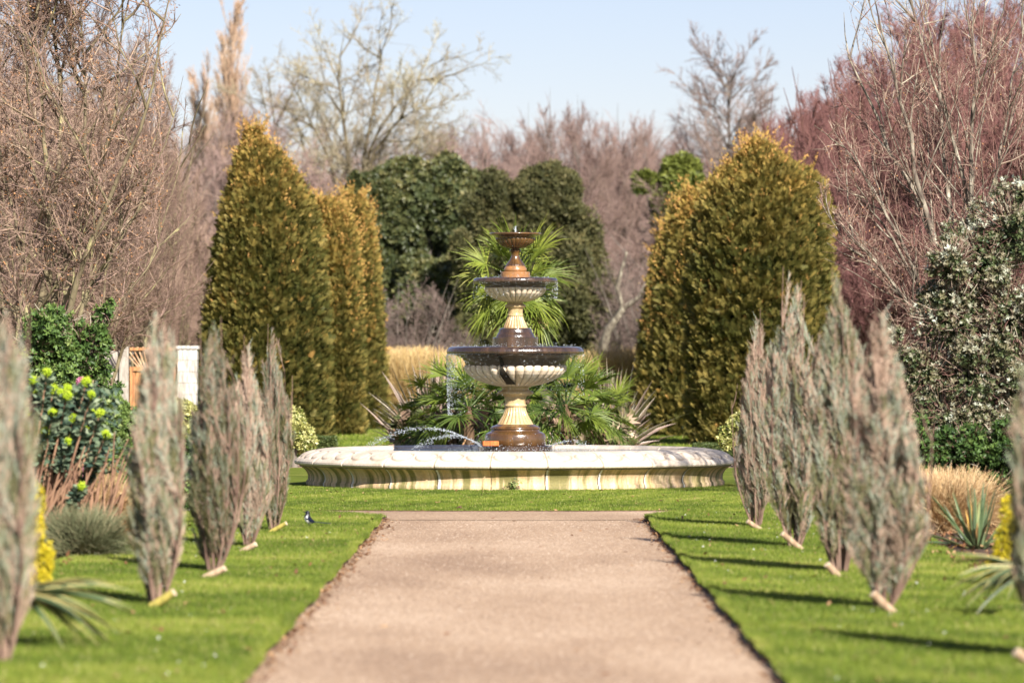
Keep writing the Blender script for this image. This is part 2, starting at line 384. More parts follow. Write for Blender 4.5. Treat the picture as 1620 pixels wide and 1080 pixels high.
M_TW_LICH=tintmat('lichen_twig',[(0,(.2,.15,.12)),(.5,(.32,.27,.18)),(1,(.45,.42,.25))],.8,.15)
M_TW_TAN=tintmat('tan_twig',[(0,(.25,.15,.10)),(.5,(.42,.28,.19)),(1,(.55,.42,.3))],.8,.15)

def px_stems(lines,D,seed,depth=1.5):
    rng=np.random.RandomState(seed); b=np.array([X(np.mean([l[0][0] for l in lines]),D),D,0.])
    st=np.stack([limb_px(l,D,rng,0,depth) for l in lines]); st=st-b
    st[:,0,:]=np.array([0,0,0.])+rng.normal(0,.06,(len(lines),3))*[1,1,0]
    return st,tuple(b)
# near left lichen tree
st,b=px_stems([[(45,560),(45,480),(20,330),(0,240),(-40,100)],[(60,560),(65,450),(95,250),(100,120),(80,0),(60,-120)],
  [(90,560),(105,430),(150,300),(182,170),(190,60),(215,-80)],[(70,560),(75,420),(78,300),(70,150),(40,0),(20,-150)],
  [(100,560),(140,450),(200,370),(255,250),(290,120)],[(75,560),(88,440),(125,320),(140,200),(130,60),(120,-100)],[(95,560),(112,440),(165,330),(225,210),(260,60),(280,-60)]],50,5)
tree('bare_tree','near bare tree at the left with several mossy pale stems rising past the frame top','tree',b,101,st,
  [(14,.7,.25,.42,7,.10,.03,.016,5,.2),(11,.75,.3,.5,5,.12,.03,.009,4,.15),(8,.8,.35,.5,3,.12,.02,.0045,3,.15),(4,.8,.35,.45,1,.1,0,.003,3,.2)],M_LICHEN,M_TW_ORANGE,trunk_r=.05,buds=(9000,.03),env=pxlim(b,-1,[(-200,300),(0,285),(150,268),(300,262),(420,250),(520,200),(700,150)]))
# near right pale-barked tree
st,b=px_stems([[(1530,560),(1531,430),(1534,300),(1541,180),(1536,60),(1545,-120)],[(1515,560),(1490,400),(1450,270),(1425,150),(1395,50),(1370,-60)],
  [(1500,560),(1450,430),(1400,330),(1345,250),(1310,190)],[(1545,560),(1560,400),(1572,290),(1600,150),(1625,0)],[(1500,580),(1455,500),(1400,430),(1340,390)],
  [(1560,540),(1600,380),(1640,240),(1680,100)],[(1510,540),(1480,380),(1440,290),(1380,180),(1340,90),(1335,20)],[(1525,540),(1505,350),(1490,220),(1480,100),(1500,-60)],[(1505,560),(1430,470),(1380,400),(1310,345)],
  [(1500,560),(1430,400),(1370,320),(1310,290)],[(1550,560),(1555,420),(1520,250),(1450,60),(1430,-60)]],50,9)
tree('bare_tree','near bare spreading tree at the right with whitish lichen-spotted branches','tree',b,102,st,
  [(12,.5,.18,.34,7,.08,.04,.013,5,.15),(8,.6,.25,.5,5,.10,.03,.0065,4,.12),(6,.7,.3,.5,3,.12,.02,.0035,3,.15),(2,.8,.35,.45,1,.1,0,.0025,3,.2)],M_WHITEB,M_TW_PALE,trunk_r=.05,tmean=.55,buds=(1500,.022),env=pxlim(b,1,[(-200,1270),(0,1320),(60,1335),(150,1290),(250,1285),(400,1300),(470,1350),(560,1420)]))
# lichen limbed tree behind
st,b=px_stems([[(560,420),(565,330),(585,220),(640,150),(690,95)],[(550,420),(545,320),(500,200),(445,110)],[(555,420),(557,300),(545,180),(530,100),(545,50)],
 [(565,420),(575,280),(610,200),(650,180),(692,150)],[(560,420),(572,280),(598,130),(605,55)],[(545,430),(530,320),(480,230),(420,180)],[(560,400),(590,290),(640,260),(680,240)]],170,12,3)
tree('bare_tree','tall open-crowned bare tree with yellowish limbs against the sky behind the left tall conifers','tree',b,103,st,
  [(13,.7,.25,.29,6,.12,.03,.03,4,.35),(9,.75,.3,.5,4,.14,.02,.018,3,.15),(9,.8,.3,.5,2,.14,.02,.009,3,.15),(4,.8,.3,.5,1,.1,0,.006,3,.15)],M_LICHEN,M_TW_LICH,trunk_r=.13)
# poplars
def poplar(seed):
    rng=np.random.RandomState(seed); H=17
    st=sprout(rng,2,H,.02,.1,12,.01,.1,.9)
    return st
LV_POP=[(50,.3,.06,.26,6,.04,.10,.03,4,.05),(14,.3,.1,.4,4,.06,.06,.02,3,.15),(8,.35,.1,.5,1,.05,.05,.011,3,.1)]
pop=tree('poplar_tree','taller of the two narrow bare poplars rising above the left trees','tree',(X(362,200),200,0),104,poplar(104),LV_POP,M_GREYB,M_TW_TAN,'bare poplars',trunk_r=.2)
p2=copy_tree(pop); p2.location=(X(324,205),205,0); p2.scale=(.95,.95,.84); p2.rotation_euler.z=2; p2['label']='shorter of the two narrow bare poplars, nearer the left trees'
# generic twiggy prototypes, shared by copies
def twiggy(seed,H,spread,mt,mtw,name,label,loc,group,n=7,rad=(.03,.013,.007),cnt=(13,12,12),upright=.04,ang=.65,tr=.12,lo=.7,start=.25,tm=.5):
    rng=np.random.RandomState(seed); st=sprout(rng,n,H*.86,spread,.25,9,.05,upright,lo)
    ph=rng.uniform(0,6,6)
    def env(p):
        a=np.arctan2(p[:,1],p[:,0]); z=p[:,2]/H
        lim=H*np.interp(z,[0,.15,.4,.65,.85,1,1.1],[.14,.23,.27,.27,.215,.13,.05])*(1+.18*np.sin(2*a+ph[0]+z*5)+.16*np.sin(3*a+ph[1]-z*9)+.10*np.sin(7*a+z*17))
        return np.hypot(p[:,0],p[:,1])<lim
    return tree(name,label,'tree',loc,seed,st,[(cnt[0],ang,.2,.42,5,.08,upright,rad[0],4,start),(cnt[1],ang,.25,.5,3,.10,upright,rad[1],3,.15),(cnt[2],ang+.1,.3,.55,1,.1,0,rad[2],3,.1)],mt,mtw,group,trunk_r=tr,tmean=tm,env=env)
H0=10.0
mv=twiggy(201,H0,.28,M_GREYB,M_TW_MAUVE,'bare_tree','',(0,0,0),'mauve bare trees beyond the garden',n=10,cnt=(17,14,17),rad=(.022,.010,.0055),upright=.03,ang=.6,start=.2)
mv2=twiggy(202,H0,.2,M_GREYB,M_TW_MAUVE,'bare_tree','',(0,0,0),'mauve bare trees beyond the garden',n=9,cnt=(17,13,15),upright=.06,ang=.45,rad=(.02,.010,.0055))
rd=twiggy(203,H0,.30,M_REDB,M_TW_RED,'bare_tree','',(0,0,0),'reddish bare trees along the right side',n=10,cnt=(16,14,15),upright=.07,ang=.5,rad=(.03,.013,.007))
br=twiggy(204,H0,.26,M_LICHEN,M_TW_ORANGE,'bare_tree','',(0,0,0),'brown twiggy trees along the left side',n=9,cnt=(16,14,15),upright=.05,ang=.6,rad=(.028,.011,.0055),tr=.08)
gr=twiggy(205,H0,.38,M_GREYB,M_TW_GREY,'bare_shrub','',(0,0,0),'grey bare shrubs beyond the palm bed',n=12,cnt=(15,13,13),upright=.02,ang=.7,start=.08)
used=set()
def place(proto,px,D,top,label,wx=1.0,rz=0.,px_is_x=False):
    """top: photo y of the crown top"""
    o=proto if proto not in used else copy_tree(proto); used.add(proto)
    h=Z(top,D)/H0/1.03; o.location=(X(px,D),D,0); o.scale=(h*wx,h*wx,h); o.rotation_euler.z=rz; o['label']=label; return o
BR=[(228,94,40,'twiggy brown tree just right of the near mossy-stemmed tree',.62),
    (130,66,-60,'twiggy brown tree directly behind the near mossy-stemmed tree',.9),
    (10,60,-80,'twiggy brown tree filling the left edge of the picture',.9),
    (60,84,-60,'brown twiggy tree at the back left behind the left edge tree',.95),
    (190,93,10,'brown twiggy tree farther back with its crown edge against the sky',.7),
    (275,97,230,'lower brown twiggy tree beside the tallest left conifer',.8),
    (238,100,290,'low brown twiggy tree above the timber gate',.9),
    (150,95,330,'low brown twiggy tree behind the glossy evergreen at the left',1.1),
    (335,100,330,'low brown twiggy tree half behind the tallest left conifer',.8),
    (40,70,300,'low brown twiggy tree near the left edge',1.2),
    (200,100,150,'brown twiggy tree second in from the sky gap at the upper left',1.0),(110,98,60,'brown twiggy tree well behind the mossy-stemmed tree',1.2),(20,95,-20,'brown twiggy tree far behind at the left edge',1.2)]
for k,(px,D,top,lab,wx) in enumerate(BR): place(br,px,D,top,lab,wx,k*1.3)
RD=[(1625,92,-60,'dark red twiggy tree at the right edge of the picture',.95),
    (1535,96,-60,'dark red twiggy tree directly behind the pale-branched tree',.9),
    (1450,94,0,'dark red twiggy tree with its top left of the pale-branched tree',.85),
    (1385,100,55,'red twiggy tree above and right of the right front conifer',.8),
    (1320,108,95,'red twiggy tree standing right behind the right front conifer',.8),
    (1262,122,130,'farthest red twiggy tree, lowest at the sky line on the right',.75),
    (1365,93,230,'low purple-red twiggy tree in the gap right of the right front conifer',1.0),
    (1450,92,280,'low purple-red twiggy tree under the pale branches',1.2),
    (1560,90,260,'low purple-red twiggy tree behind the silver-leaved shrub',1.3)]
RD+=[(1228,130,160,'small red twiggy tree lowest in the row beside the slim grey tree',.8),(1290,125,115,'red twiggy tree second lowest at the right sky line',1.0),(1420,110,20,'red twiggy tree at the back behind the pale-branched tree',1.1),(1500,112,-60,'red twiggy tree at the back right of the pale trunk',1.1),(1590,110,-60,'red twiggy tree at the back near the right edge',1.1),(1350,118,80,'red twiggy tree filling the sky line above the right conifer',1.1)]
for k,(px,D,top,lab,wx) in enumerate(RD): place(rd,px,D,top,lab,wx,k*2.1)
MV=[(330,150,170,'mauve bare tree below the two narrow poplars',.9,0),(395,160,130,'mauve bare tree between the poplars and the open-crowned tree',.7,1),
    (450,175,110,'mauve bare tree behind the left branches of the open-crowned tree',.8,0),(520,150,210,'mauve bare tree above the tops of the left conifers',.9,0),
    (640,190,215,'pale mauve bare tree just right of the open-crowned tree',.9,0),(705,185,160,'thin-topped mauve bare tree above the dark holly',.8,1),
    (765,190,150,'mauve bare tree with wispy top left of centre',.8,1),(835,185,185,'mauve bare tree low on the sky line at the centre',.9,0),
    (910,180,125,'tall upright-twigged bare tree above the dark olive yew',.8,1),(985,185,140,'upright bare tree right of the tall upright-twigged one',.75,1),
    (1055,190,205,'mauve bare tree behind the round light green tree',.8,0),(1105,188,170,'mauve bare tree left of the slim grey tree',.7,0),(1200,190,150,'mauve bare tree right of the slim grey tree',.7,0),
    (1010,150,280,'lower mauve bare tree filling the gap right of the dark yew',1.2,0),(760,160,265,'lower mauve bare tree between the dark holly and the yew',1.1,0),(590,165,260,'lower mauve bare tree behind the dark holly',1.1,0),
    (430,150,260,'lower mauve bare tree showing just above the tallest left conifer',1.1,0),(680,165,270,'lower mauve bare tree right behind the top of the dark holly',1.2,0),(880,162,240,'lower mauve bare tree rising behind the yew top',1.2,0),
    (1130,160,255,'lower mauve bare tree above the right conifer shoulder',1.2,0),(350,128,300,'lower mauve bare tree at the left flank of the tallest left conifer',1.0,0)]
MV=[(p,d,t,l,w*1.2,u) for p,d,t,l,w,u in MV]+[(p,d,t,l,w,u) for p,d,t,l,w,u in [(300,210,150,'back row mauve bare tree at the foot of the shorter poplar',1.3,0),(420,215,170,'back row mauve bare tree under the left limbs of the open-crowned tree',1.3,0),(580,212,215,'back row mauve bare tree under the open-crowned tree',1.3,0),(665,218,190,'back row mauve bare tree right of the open-crowned tree',1.2,0),(735,214,175,'back row mauve bare tree above the gap between holly and yew',1.2,1),(800,216,175,'back row mauve bare tree at the centre sky line',1.2,0),(870,212,165,'back row mauve bare tree left of the tall upright-twigged tree',1.2,1),(950,215,150,'back row mauve bare tree between the two upright-twigged trees',1.2,1),(1030,214,185,'back row mauve bare tree above the light green tree',1.3,0),(1085,212,190,'back row mauve bare tree left of the slim grey trunk',1.2,0),(1175,214,180,'back row mauve bare tree right of the slim grey trunk',1.3,0),(1240,210,170,'back row mauve bare tree beside the lowest red tree',1.2,0)]]
for k,(px,D,top,lab,wx,u) in enumerate(MV): place(mv2 if u else mv,px,D,top,lab,wx,k*.9)
# slim grey tree
rng=np.random.RandomState(77)
tree('bare_tree','slim grey bare tree with one straight trunk against the sky right of centre','tree',(X(1150,185),185,0),206,sprout(rng,1,13.3,.01,.05,12,.01,.05,1),
  [(84,.7,.12,.33,6,.06,.05,.028,4,.28),(13,.6,.2,.42,3,.08,.03,.02,3,.2),(8,.6,.2,.5,1,.06,0,.011,3,.2)],M_GREYB,M_TW_GREY,trunk_r=.2)
GR=[(640,118,380,'grey bare shrub left of the palm, below the dark holly',.9),(712,122,470,'small grey bare shrub hard left of the palm fronds',.9),(1010,128,320,'tall grey-mauve bare shrub left of the right conifers',.9),(1045,126,420,'grey bare shrub against the left side of the right conifers',.8)]
for k,(px,D,top,lab,wx) in enumerate(GR): place(gr,px,D,top,lab,wx,k*1.1)
# pale leaning branch trunk
mb=MB(); path_tube(mb,[(X(950,124),124,0),(X(952,124),124,Z(560,124)),(X(962,124),123.6,Z(520,124)),(X(985,124),123.4,Z(488,124)),(X(975,124),123.2,Z(455,124)),(X(990,124),123,Z(400,124))],[.16,.14,.12,.09,.07,.03],8)
path_tube(mb,[(X(985,124),123.4,Z(488,124)),(X(1010,124),123.2,Z(470,124)),(X(1030,124),123,Z(430,124))],[.08,.06,.02],6)
o=mb.build('leaning_trunk',M_WHITEB,None,True); tag(o,'pale crooked bare trunk leaning right of the palm','tree trunk')

# ------------------------------------------------------------------ clipped conifers
M_THUJA=tintmat('thuja_spray',[(0,(.02,.03,.008)),(.25,(.10,.10,.024)),(.5,(.25,.20,.055)),(.75,(.40,.28,.07)),(1,(.62,.33,.11))],.6,.2,.12)
M_DARKIN=tintmat('dark_core',[(0,(.018,.02,.007)),(1,(.03,.028,.01))],.9,.05)  # near-black fill for the added solid cores of crowns and hedges
def conifer(label,prof,D,n,seed,sz=.115,orange=.0,depth=1.0,name='conifer_tree'):
    """prof: (photo y, left x, right x) rows from top to bottom"""
    rng=np.random.RandomState(seed); pr=np.array(prof,float); cx0=X((pr[-1,1]+pr[-1,2])/2,D)
    zz=Z(pr[:,0],D)[::-1]; zz=zz-zz.min(); hz=zz; xl=X(pr[:,1],D)[::-1]; xr=X(pr[:,2],D)[::-1]
    Ht=zz.max(); t=thing(name,(cx0,D,0),label,'conifer','tall clipped conifers of the avenue')
    tk=MB(); path_tube(tk,[(0,0,0),(0,0,Ht*.5),(0,0,Ht*.93)],[.14,.1,.02],8); tk.build('trunk',M_REDB,t,True)
    z=rng.uniform(0,1,n*2)*Ht; rad=(np.interp(z,hz,xr)-np.interp(z,hz,xl))/2
    keep=rng.rand(len(z))<(rad/rad.max()+.12); z=z[keep][:n]; rad=rad[keep][:n]; m=len(z)
    cx=(np.interp(z,hz,xr)+np.interp(z,hz,xl))/2-cx0
    th=rng.uniform(0,2*pi,m)
    surf=np.c_[np.cos(th)*3,np.sin(th)*3,z*1.0]
    am=1+1.6*np.clip(z/Ht-.45,0,1); lump=1+am*(.05*n3(surf,1.4,seed)+.075*n3(surf,4.5,seed+1)+.035*n3(surf,10,seed+5)); q=rng.rand(m)**1.8*.3
    r=rad*lump*(1-q)-.03
    P=np.c_[cx+np.cos(th)*r,np.sin(th)*r*depth,z]
    d=np.c_[np.cos(th)*.75,np.sin(th)*.75,np.full(m,.75)]+rng.normal(0,.38,(m,3)); d=nrm(d)
    R=frames(rng,d,np.c_[np.cos(th),np.sin(th),np.zeros(m)]+rng.normal(0,.45,(m,3)))
    hh=z/Ht
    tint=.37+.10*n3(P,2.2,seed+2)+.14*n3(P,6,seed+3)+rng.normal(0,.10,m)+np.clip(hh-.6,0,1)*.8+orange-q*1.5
    tint=np.where(rng.rand(m)<.007,.9,tint)
    sc=rng.uniform(.5,1.8,m)*sz
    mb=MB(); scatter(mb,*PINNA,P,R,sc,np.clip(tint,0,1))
    # feathery leaders that stand proud of the outline near the top
    k=520; zt=Ht*(1-rng.rand(k)**1.3*.6); ra=(np.interp(zt,hz,xr)-np.interp(zt,hz,xl))/2; th=rng.uniform(0,2*pi,k); c2=(np.interp(zt,hz,xr)+np.interp(zt,hz,xl))/2-cx0
    B=np.c_[c2+np.cos(th)*ra*.85,np.sin(th)*ra*.85*depth,zt]; dd=nrm(np.c_[np.cos(th)*.6,np.sin(th)*.6,np.ones(k)]+rng.normal(0,.2,(k,3)))
    Lk=rng.uniform(.08,.5,k)**1.0*(.6+.4*(zt/Ht)); s=14; u=np.tile(np.linspace(0,1,s),k); Pk=np.repeat(B,s,0)+np.repeat(dd*Lk[:,None],s,0)*u[:,None]+rng.normal(0,.015,(k*s,3))
    scatter(mb,*PINNA,Pk,frames(rng,nrm(np.repeat(dd,s,0)+rng.normal(0,.45,(k*s,3)))),(1.15-.6*u)*sz*rng.uniform(.6,1.1,k*s),np.clip(.62+.3*u+rng.normal(0,.12,k*s),0,1))
    mb.build('foliage',M_THUJA,t)
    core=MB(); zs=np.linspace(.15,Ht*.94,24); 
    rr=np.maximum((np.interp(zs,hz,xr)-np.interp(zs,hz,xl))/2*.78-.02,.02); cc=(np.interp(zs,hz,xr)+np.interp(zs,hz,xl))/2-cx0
    path_tube(core,np.c_[cc,zs*0,zs],rr,20,.3); core.build('inner_core',M_DARKIN,t)  # added opaque dark core, blocks the view through the crown
    return t
conifer('tallest conifer with ragged golden tip at the front of the left avenue row',[(210,398,403),(224,391,413),(243,381,438),(272,372,464),(306,362,484),(345,352,500),(400,340,508),(470,328,513),(540,321,518),(620,320,522),(690,322,524),(701,326,522)],86,62000,301)
conifer('second conifer of the left row, half hidden behind the tallest one',[(322,506,522),(340,498,545),(370,495,560),(420,495,568),(520,500,572),(620,505,575),(690,510,576)],96,24000,302,orange=.03)
conifer('third and slimmest conifer of the left row, beside the dark holly',[(318,548,566),(335,538,580),(365,530,588),(400,525,594),(460,522,600),(520,520,605),(600,520,610),(684,522,614)],104,26000,303,orange=.03)
conifer('broad front conifer of the right avenue row with golden domed top',[(230,1193,1204),(244,1182,1224),(262,1160,1248),(282,1138,1290),(304,1121,1301),(350,1103,1306),(400,1092,1310),(470,1090,1315),(540,1090,1318),(620,1090,1318),(705,1094,1312)],84,80000,304)
conifer('second conifer of the right row forming the sloping orange shoulder',[(306,1092,1112),(318,1080,1135),(335,1068,1150),(370,1054,1160),(450,1042,1165),(540,1034,1165),(620,1030,1165),(692,1032,1160)],94,26000,305,orange=.05)
conifer('farthest conifer of the right row, nearest to the palm',[(365,1052,1072),(385,1044,1090),(420,1032,1100),(470,1024,1105),(540,1014,1108),(620,1008,1108),(682,1010,1104)],103,22000,306,orange=.03)

# ------------------------------------------------------------------ leafy crowns
def leafy(name,label,cat,loc,clumps,n,sz,mat,seed,group=None,tmpl=ROSE5,shell=.35,outward=.7,tw=None,twn=0,trunk=True,tm=.5,core=True,part='foliage',tr=.06,lump=.12,upb=.3,sub=6):
    rng=np.random.RandomState(seed); t=thing(name,loc,label,cat,group); mb=MB(); cl=np.array(clumps,float); cl0=cl
    if sub:
        ex=[]
        for c in cl:
            for _ in range(sub):
                u=nrm(rng.normal(size=3)+[0,-.3,.25]); k=rng.uniform(.28,.5); ex.append(np.r_[c[:3]+u*c[3:]*rng.uniform(.75,1.0),c[3:]*k*.9])
        cl=np.vstack([cl*[1,1,1,.86,.86,.86],ex]); cl[:,2]=np.maximum(cl[:,2],cl[:,5]*.3)
    A=(cl[:,3]*cl[:,4]+cl[:,3]*cl[:,5]+cl[:,4]*cl[:,5]); idx=rng.choice(len(cl),n,p=A/A.sum()); u=nrm(rng.normal(size=(n,3)))
    q=rng.rand(n)**1.5*shell; C=cl[idx,:3]; E=cl[idx,3:]; k=(1-q)*(1+lump*n3(C+u*E,2.5/max(E.mean(),.2),seed))
    P=C+u*E*k[:,None]; m=P[:,2]>.02; 
    # drop most of what lies deep inside another clump
    for j in range(len(cl)):
        ins=(((P-cl[j,:3])/cl[j,3:])**2).sum(1)<.45; m&=~(ins&(idx!=j))
    P,u,q,idx=P[m],u[m],q[m],idx[m]; k=len(P)
    d=nrm(u*outward+rng.normal(0,.5,(k,3))+[0,0,upb]); 
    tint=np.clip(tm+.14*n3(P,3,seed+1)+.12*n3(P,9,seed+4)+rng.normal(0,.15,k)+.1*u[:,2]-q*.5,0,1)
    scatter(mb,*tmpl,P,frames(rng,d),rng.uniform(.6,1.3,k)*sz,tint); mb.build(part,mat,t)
    tk=MB()
    if trunk:
        top=cl[:,:3].mean(0); path_tube(tk,[(0,0,0),top*[.5,.5,.5],top],[tr,tr*.7,tr*.3],6)
        for c in cl0: path_tube(tk,[top*[.3,.3,.3],(top*.4+c[:3]*.6)*[1,1,.8],c[:3]],[tr*.5,tr*.35,tr*.15],5)
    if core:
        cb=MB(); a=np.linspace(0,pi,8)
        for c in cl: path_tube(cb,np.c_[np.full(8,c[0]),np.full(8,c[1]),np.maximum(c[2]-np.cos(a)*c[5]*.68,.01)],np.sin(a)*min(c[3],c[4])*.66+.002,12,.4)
        cb.build('inner_core',M_DARKIN,t,True)  # solid dark cores added inside the clumps to close gaps
    if twn:
        B=cl0[rng.randint(0,len(cl0),twn)]; u=nrm(rng.normal(size=(twn,3))+[0,0,.4]); P=B[:,:3]+u*B[:,3:]*.55
        tubes(tk,polyl(rng,P,nrm(u+rng.normal(0,.3,u.shape)),B[:,3:].mean(1)*rng.uniform(.4,.75,twn),4,.12,.02),.006,.0025,3,rng.rand(twn),1)
    if trunk or twn: tk.build('stems',[tw or M_GREYB,M_TW_PALE],t,True)
    return t
M_HOLLY=tintmat('holly_leaf',[(0,(.02,.03,.012)),(.45,(.065,.08,.03)),(.7,(.13,.13,.045)),(1,(.22,.19,.08))],.45,.35)
M_YEW=tintmat('yew_leaf',[(0,(.025,.03,.012)),(.5,(.085,.085,.032)),(1,(.18,.15,.06))],.6,.25)
M_LGREEN=tintmat('light_green_leaf',[(0,(.05,.07,.015)),(.5,(.13,.155,.03)),(1,(.25,.27,.06))],.5,.3)
M_GLOSSY=tintmat('glossy_leaf',[(0,(.02,.045,.012)),(.4,(.065,.12,.025)),(.75,(.17,.24,.06)),(1,(.36,.40,.16))],.5,.3)
M_SILVER=tintmat('silver_leaf',[(0,(.03,.05,.02)),(.3,(.09,.12,.045)),(.45,(.15,.13,.07)),(.55,(.22,.19,.12)),(.75,(.34,.36,.27)),(1,(.54,.57,.47))],.45,.35)
M_VARIEG=tintmat('variegated_leaf',[(0,(.05,.09,.02)),(.45,(.17,.2,.04)),(.6,(.42,.4,.13)),(1,(.62,.6,.3))],.4,.4)
M_YELLOW=tintmat('yellow_leaf',[(0,(.2,.2,.02)),(.5,(.62,.5,.02)),(1,(.8,.66,.06))],.5,.3)
M_GOLD=tintmat('gold_grass_leaf',[(0,(.25,.15,.06)),(.5,(.5,.34,.14)),(1,(.7,.55,.28))],.7)
def CL(D,px0,rows):  # clumps in photo px: (cx,cy,rx,ry) -> local to (X(px0),D,0)
    x0=X(px0,D); s=D/F; return [(X(c[0],D)-x0,(c[4] if len(c)>4 else 0),Z(c[1],D),c[2]*s,c[2]*s*.9,c[3]*s) for c in rows]
def L3(px,D): return (X(px,D),D,0)
leafy('holly_tree','big dark green holly left of centre behind the conifers','tree',L3(665,140),CL(140,665,[(610,340,55,60),(660,310,60,55),(700,290,45,40),(650,400,85,70,1),(720,350,55,70),(690,470,75,60,-1),(590,400,50,60),(640,290,35,30),(745,300,22,40,1),(620,480,60,80),(565,330,30,55),(700,550,70,60),(560,400,25,60)]),90000,.16,M_HOLLY,401,tr=.3,lump=.25,twn=0,shell=.5,sub=9)
leafy('yew_tree','big dark olive yew right behind the palm','tree',L3(865,135),CL(135,865,[(860,320,60,62),(820,380,60,70),(900,390,60,80),(870,300,45,42),(905,480,60,80,-1),(840,470,70,80),(780,350,40,60),(930,430,35,70),(760,430,45,70),(800,540,70,60),(910,550,60,50),(780,500,60,60)]),90000,.15,M_YEW,402,tmpl=ROSE4,tr=.3,lump=.25,shell=.5,sub=9)
leafy('green_tree','round light green tree beside the right conifer tops','tree',L3(1078,150),CL(150,1078,[(1078,290,38,38),(1060,320,28,30),(1100,315,26,34),(1075,350,34,40),(1020,290,14,14),(1080,400,40,60)]),22000,.2,M_LGREEN,403,tr=.25)
# low far hedging closing the view under the crowns
for k,(px,lab) in enumerate(((560,'dark low hedge shrub under the left part of the holly'),(700,'dark low shrub under the holly beside the palm'),(840,'dark low shrub straight behind the palm trunk'),(960,'dark low shrub right behind the grey bare shrubs'),(1080,'dark low shrub hidden by the right conifers'))):
    leafy('dark_shrub',lab,'shrub',L3(px,148),CL(148,px,[(px-45,610,50,55),(px+45,605,50,55),(px,590,55,55)]),6000,.3,M_HOLLY,410+k,tr=.1,group='dark shrubs closing the far end')
# glossy shrubs on the left
leafy('evergreen_shrub','loose dark glossy evergreen in front of the mossy stems','shrub',L3(110,47.5),CL(47.5,110,[(90,520,45,40),(130,550,50,50),(60,560,40,50),(150,540,26,26),(95,600,50,50),(40,600,40,50),(165,625,26,26),(160,495,20,22,.2),(60,660,70,60)]),6500,.055,M_GLOSSY,420,tw=M_WHITEB,twn=420,shell=1.0,core=False,lump=.3)
leafy('green_shrub','bright green leafy shrub right of the lime-headed spurge','shrub',L3(180,42),CL(42,180,[(182,660,28,40),(178,720,32,50),(190,780,26,40),(165,690,24,50)]),6500,.045,M_GLOSSY,421,tm=.6)
leafy('variegated_shrub','cream-edged variegated shrub between the first two left junipers','shrub',L3(292,47),CL(47,292,[(292,660,24,28),(285,690,24,32),(300,700,20,30)]),3500,.045,M_VARIEG,422,tm=.6)
leafy('dark_green_shrub','dark green shrub under the cream-edged shrub on the left','shrub',L3(290,45),CL(45,290,[(288,740,26,45),(300,785,24,35),(275,790,24,30)]),4500,.045,M_GLOSSY,423,tm=.35)
leafy('variegated_shrub','cream-flecked shrub at the foot of the tallest left conifer','shrub',L3(466,66),CL(66,466,[(466,672,20,32),(480,690,18,22),(452,690,16,26)]),3500,.06,M_VARIEG,424,tm=.6)
leafy('variegated_shrub','cream-flecked shrub at the foot of the broad right conifer','shrub',L3(1165,66),CL(66,1165,[(1165,680,16,26),(1180,672,18,22),(1205,665,20,24),(1150,695,12,16)]),3800,.06,M_VARIEG,425,tm=.6)
leafy('variegated_shrub','yellow-flecked low shrub between two right junipers','shrub',L3(1300,58),CL(58,1300,[(1300,690,24,32),(1280,715,24,30)]),3200,.05,M_VARIEG,426,tm=.55)
leafy('silver_shrub','small silver-leaved shrub seen between two right junipers','shrub',L3(1300,56),CL(56,1300,[(1302,620,14,30),(1306,650,14,28),(1300,690,16,34,.2)]),1500,.055,M_SILVER,427,tm=.8)
# right side
leafy('silver_shrub','large silver-leaved shrub filling the right edge','shrub',L3(1550,47),CL(47,1550,[(1550,420,75,60),(1600,370,60,70),(1510,510,75,60),(1590,500,70,80),(1470,590,50,50),(1540,600,80,70),(1620,600,60,80),(1500,670,60,60),(1600,690,70,60),(1560,360,40,45,.3),(1500,420,40,40,-.3),(1440,640,30,50),(1490,730,50,34,-.6),(1570,745,60,36,-.6),(1420,560,26,34)]),30000,.042,M_SILVER,430,tw=M_WHITEB,twn=3600,shell=1.0,tm=.5,core=False,lump=.3,tr=.04)
leafy('evergreen_shrub','dense green shrub below the silver-leaved one at the right','shrub',L3(1500,44),CL(44,1500,[(1470,720,45,45),(1530,720,50,50),(1590,720,45,50),(1500,770,60,40),(1580,780,50,40),(1450,700,25,40)]),9000,.042,M_GLOSSY,431,tm=.27,lump=.3,twn=420,shell=.8,tw=M_WHITEB)
def hedge(label,px0,px1,D,ytop,seed):
    rng=np.random.RandomState(seed); w=abs(X(px1,D)-X(px0,D)); h=Z(ytop,D); dp=.5; n=6000
    t=thing('low_hedge',((X(px0,D)+X(px1,D))/2,D,0),label,'hedge','low clipped box hedges')
    f=rng.randint(0,3,n); P=np.c_[rng.uniform(-w/2,w/2,n),rng.uniform(-dp/2,dp/2,n),rng.uniform(0,h,n)]
    P[f==0,2]=h; P[f==1,1]=-dp/2; P[f==2,0]=np.sign(P[f==2,0])*w/2; P+=rng.normal(0,.012,P.shape); P[:,2]=np.clip(P[:,2],.01,9)
    mb=MB(); scatter(mb,*ROSE5,P,frames(rng,nrm(rng.normal(size=(n,3))+[0,-.4,.5])),rng.uniform(.02,.045,n),np.clip(rng.normal(.5,.2,n),0,1)); mb.build('foliage',M_YEWG,t)
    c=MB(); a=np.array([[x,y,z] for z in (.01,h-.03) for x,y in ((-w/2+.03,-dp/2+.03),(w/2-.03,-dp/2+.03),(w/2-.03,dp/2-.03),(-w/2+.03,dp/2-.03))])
    c.add(a,np.array([(0,1,5,4),(1,2,6,5),(2,3,7,6),(3,0,4,7),(4,5,6,7)]),.5); c.build('inner_core',M_DARKIN,t)  # added dark box that makes the hedge opaque
M_YEWG=tintmat('box_leaf',[(0,(.02,.04,.01)),(.5,(.07,.10,.025)),(1,(.17,.18,.06))],.5,.3)
hedge('low clipped hedge behind the left end of the basin',380,530,71,693,440); hedge('low clipped hedge behind the right end of the basin',1100,1260,71,704,441)

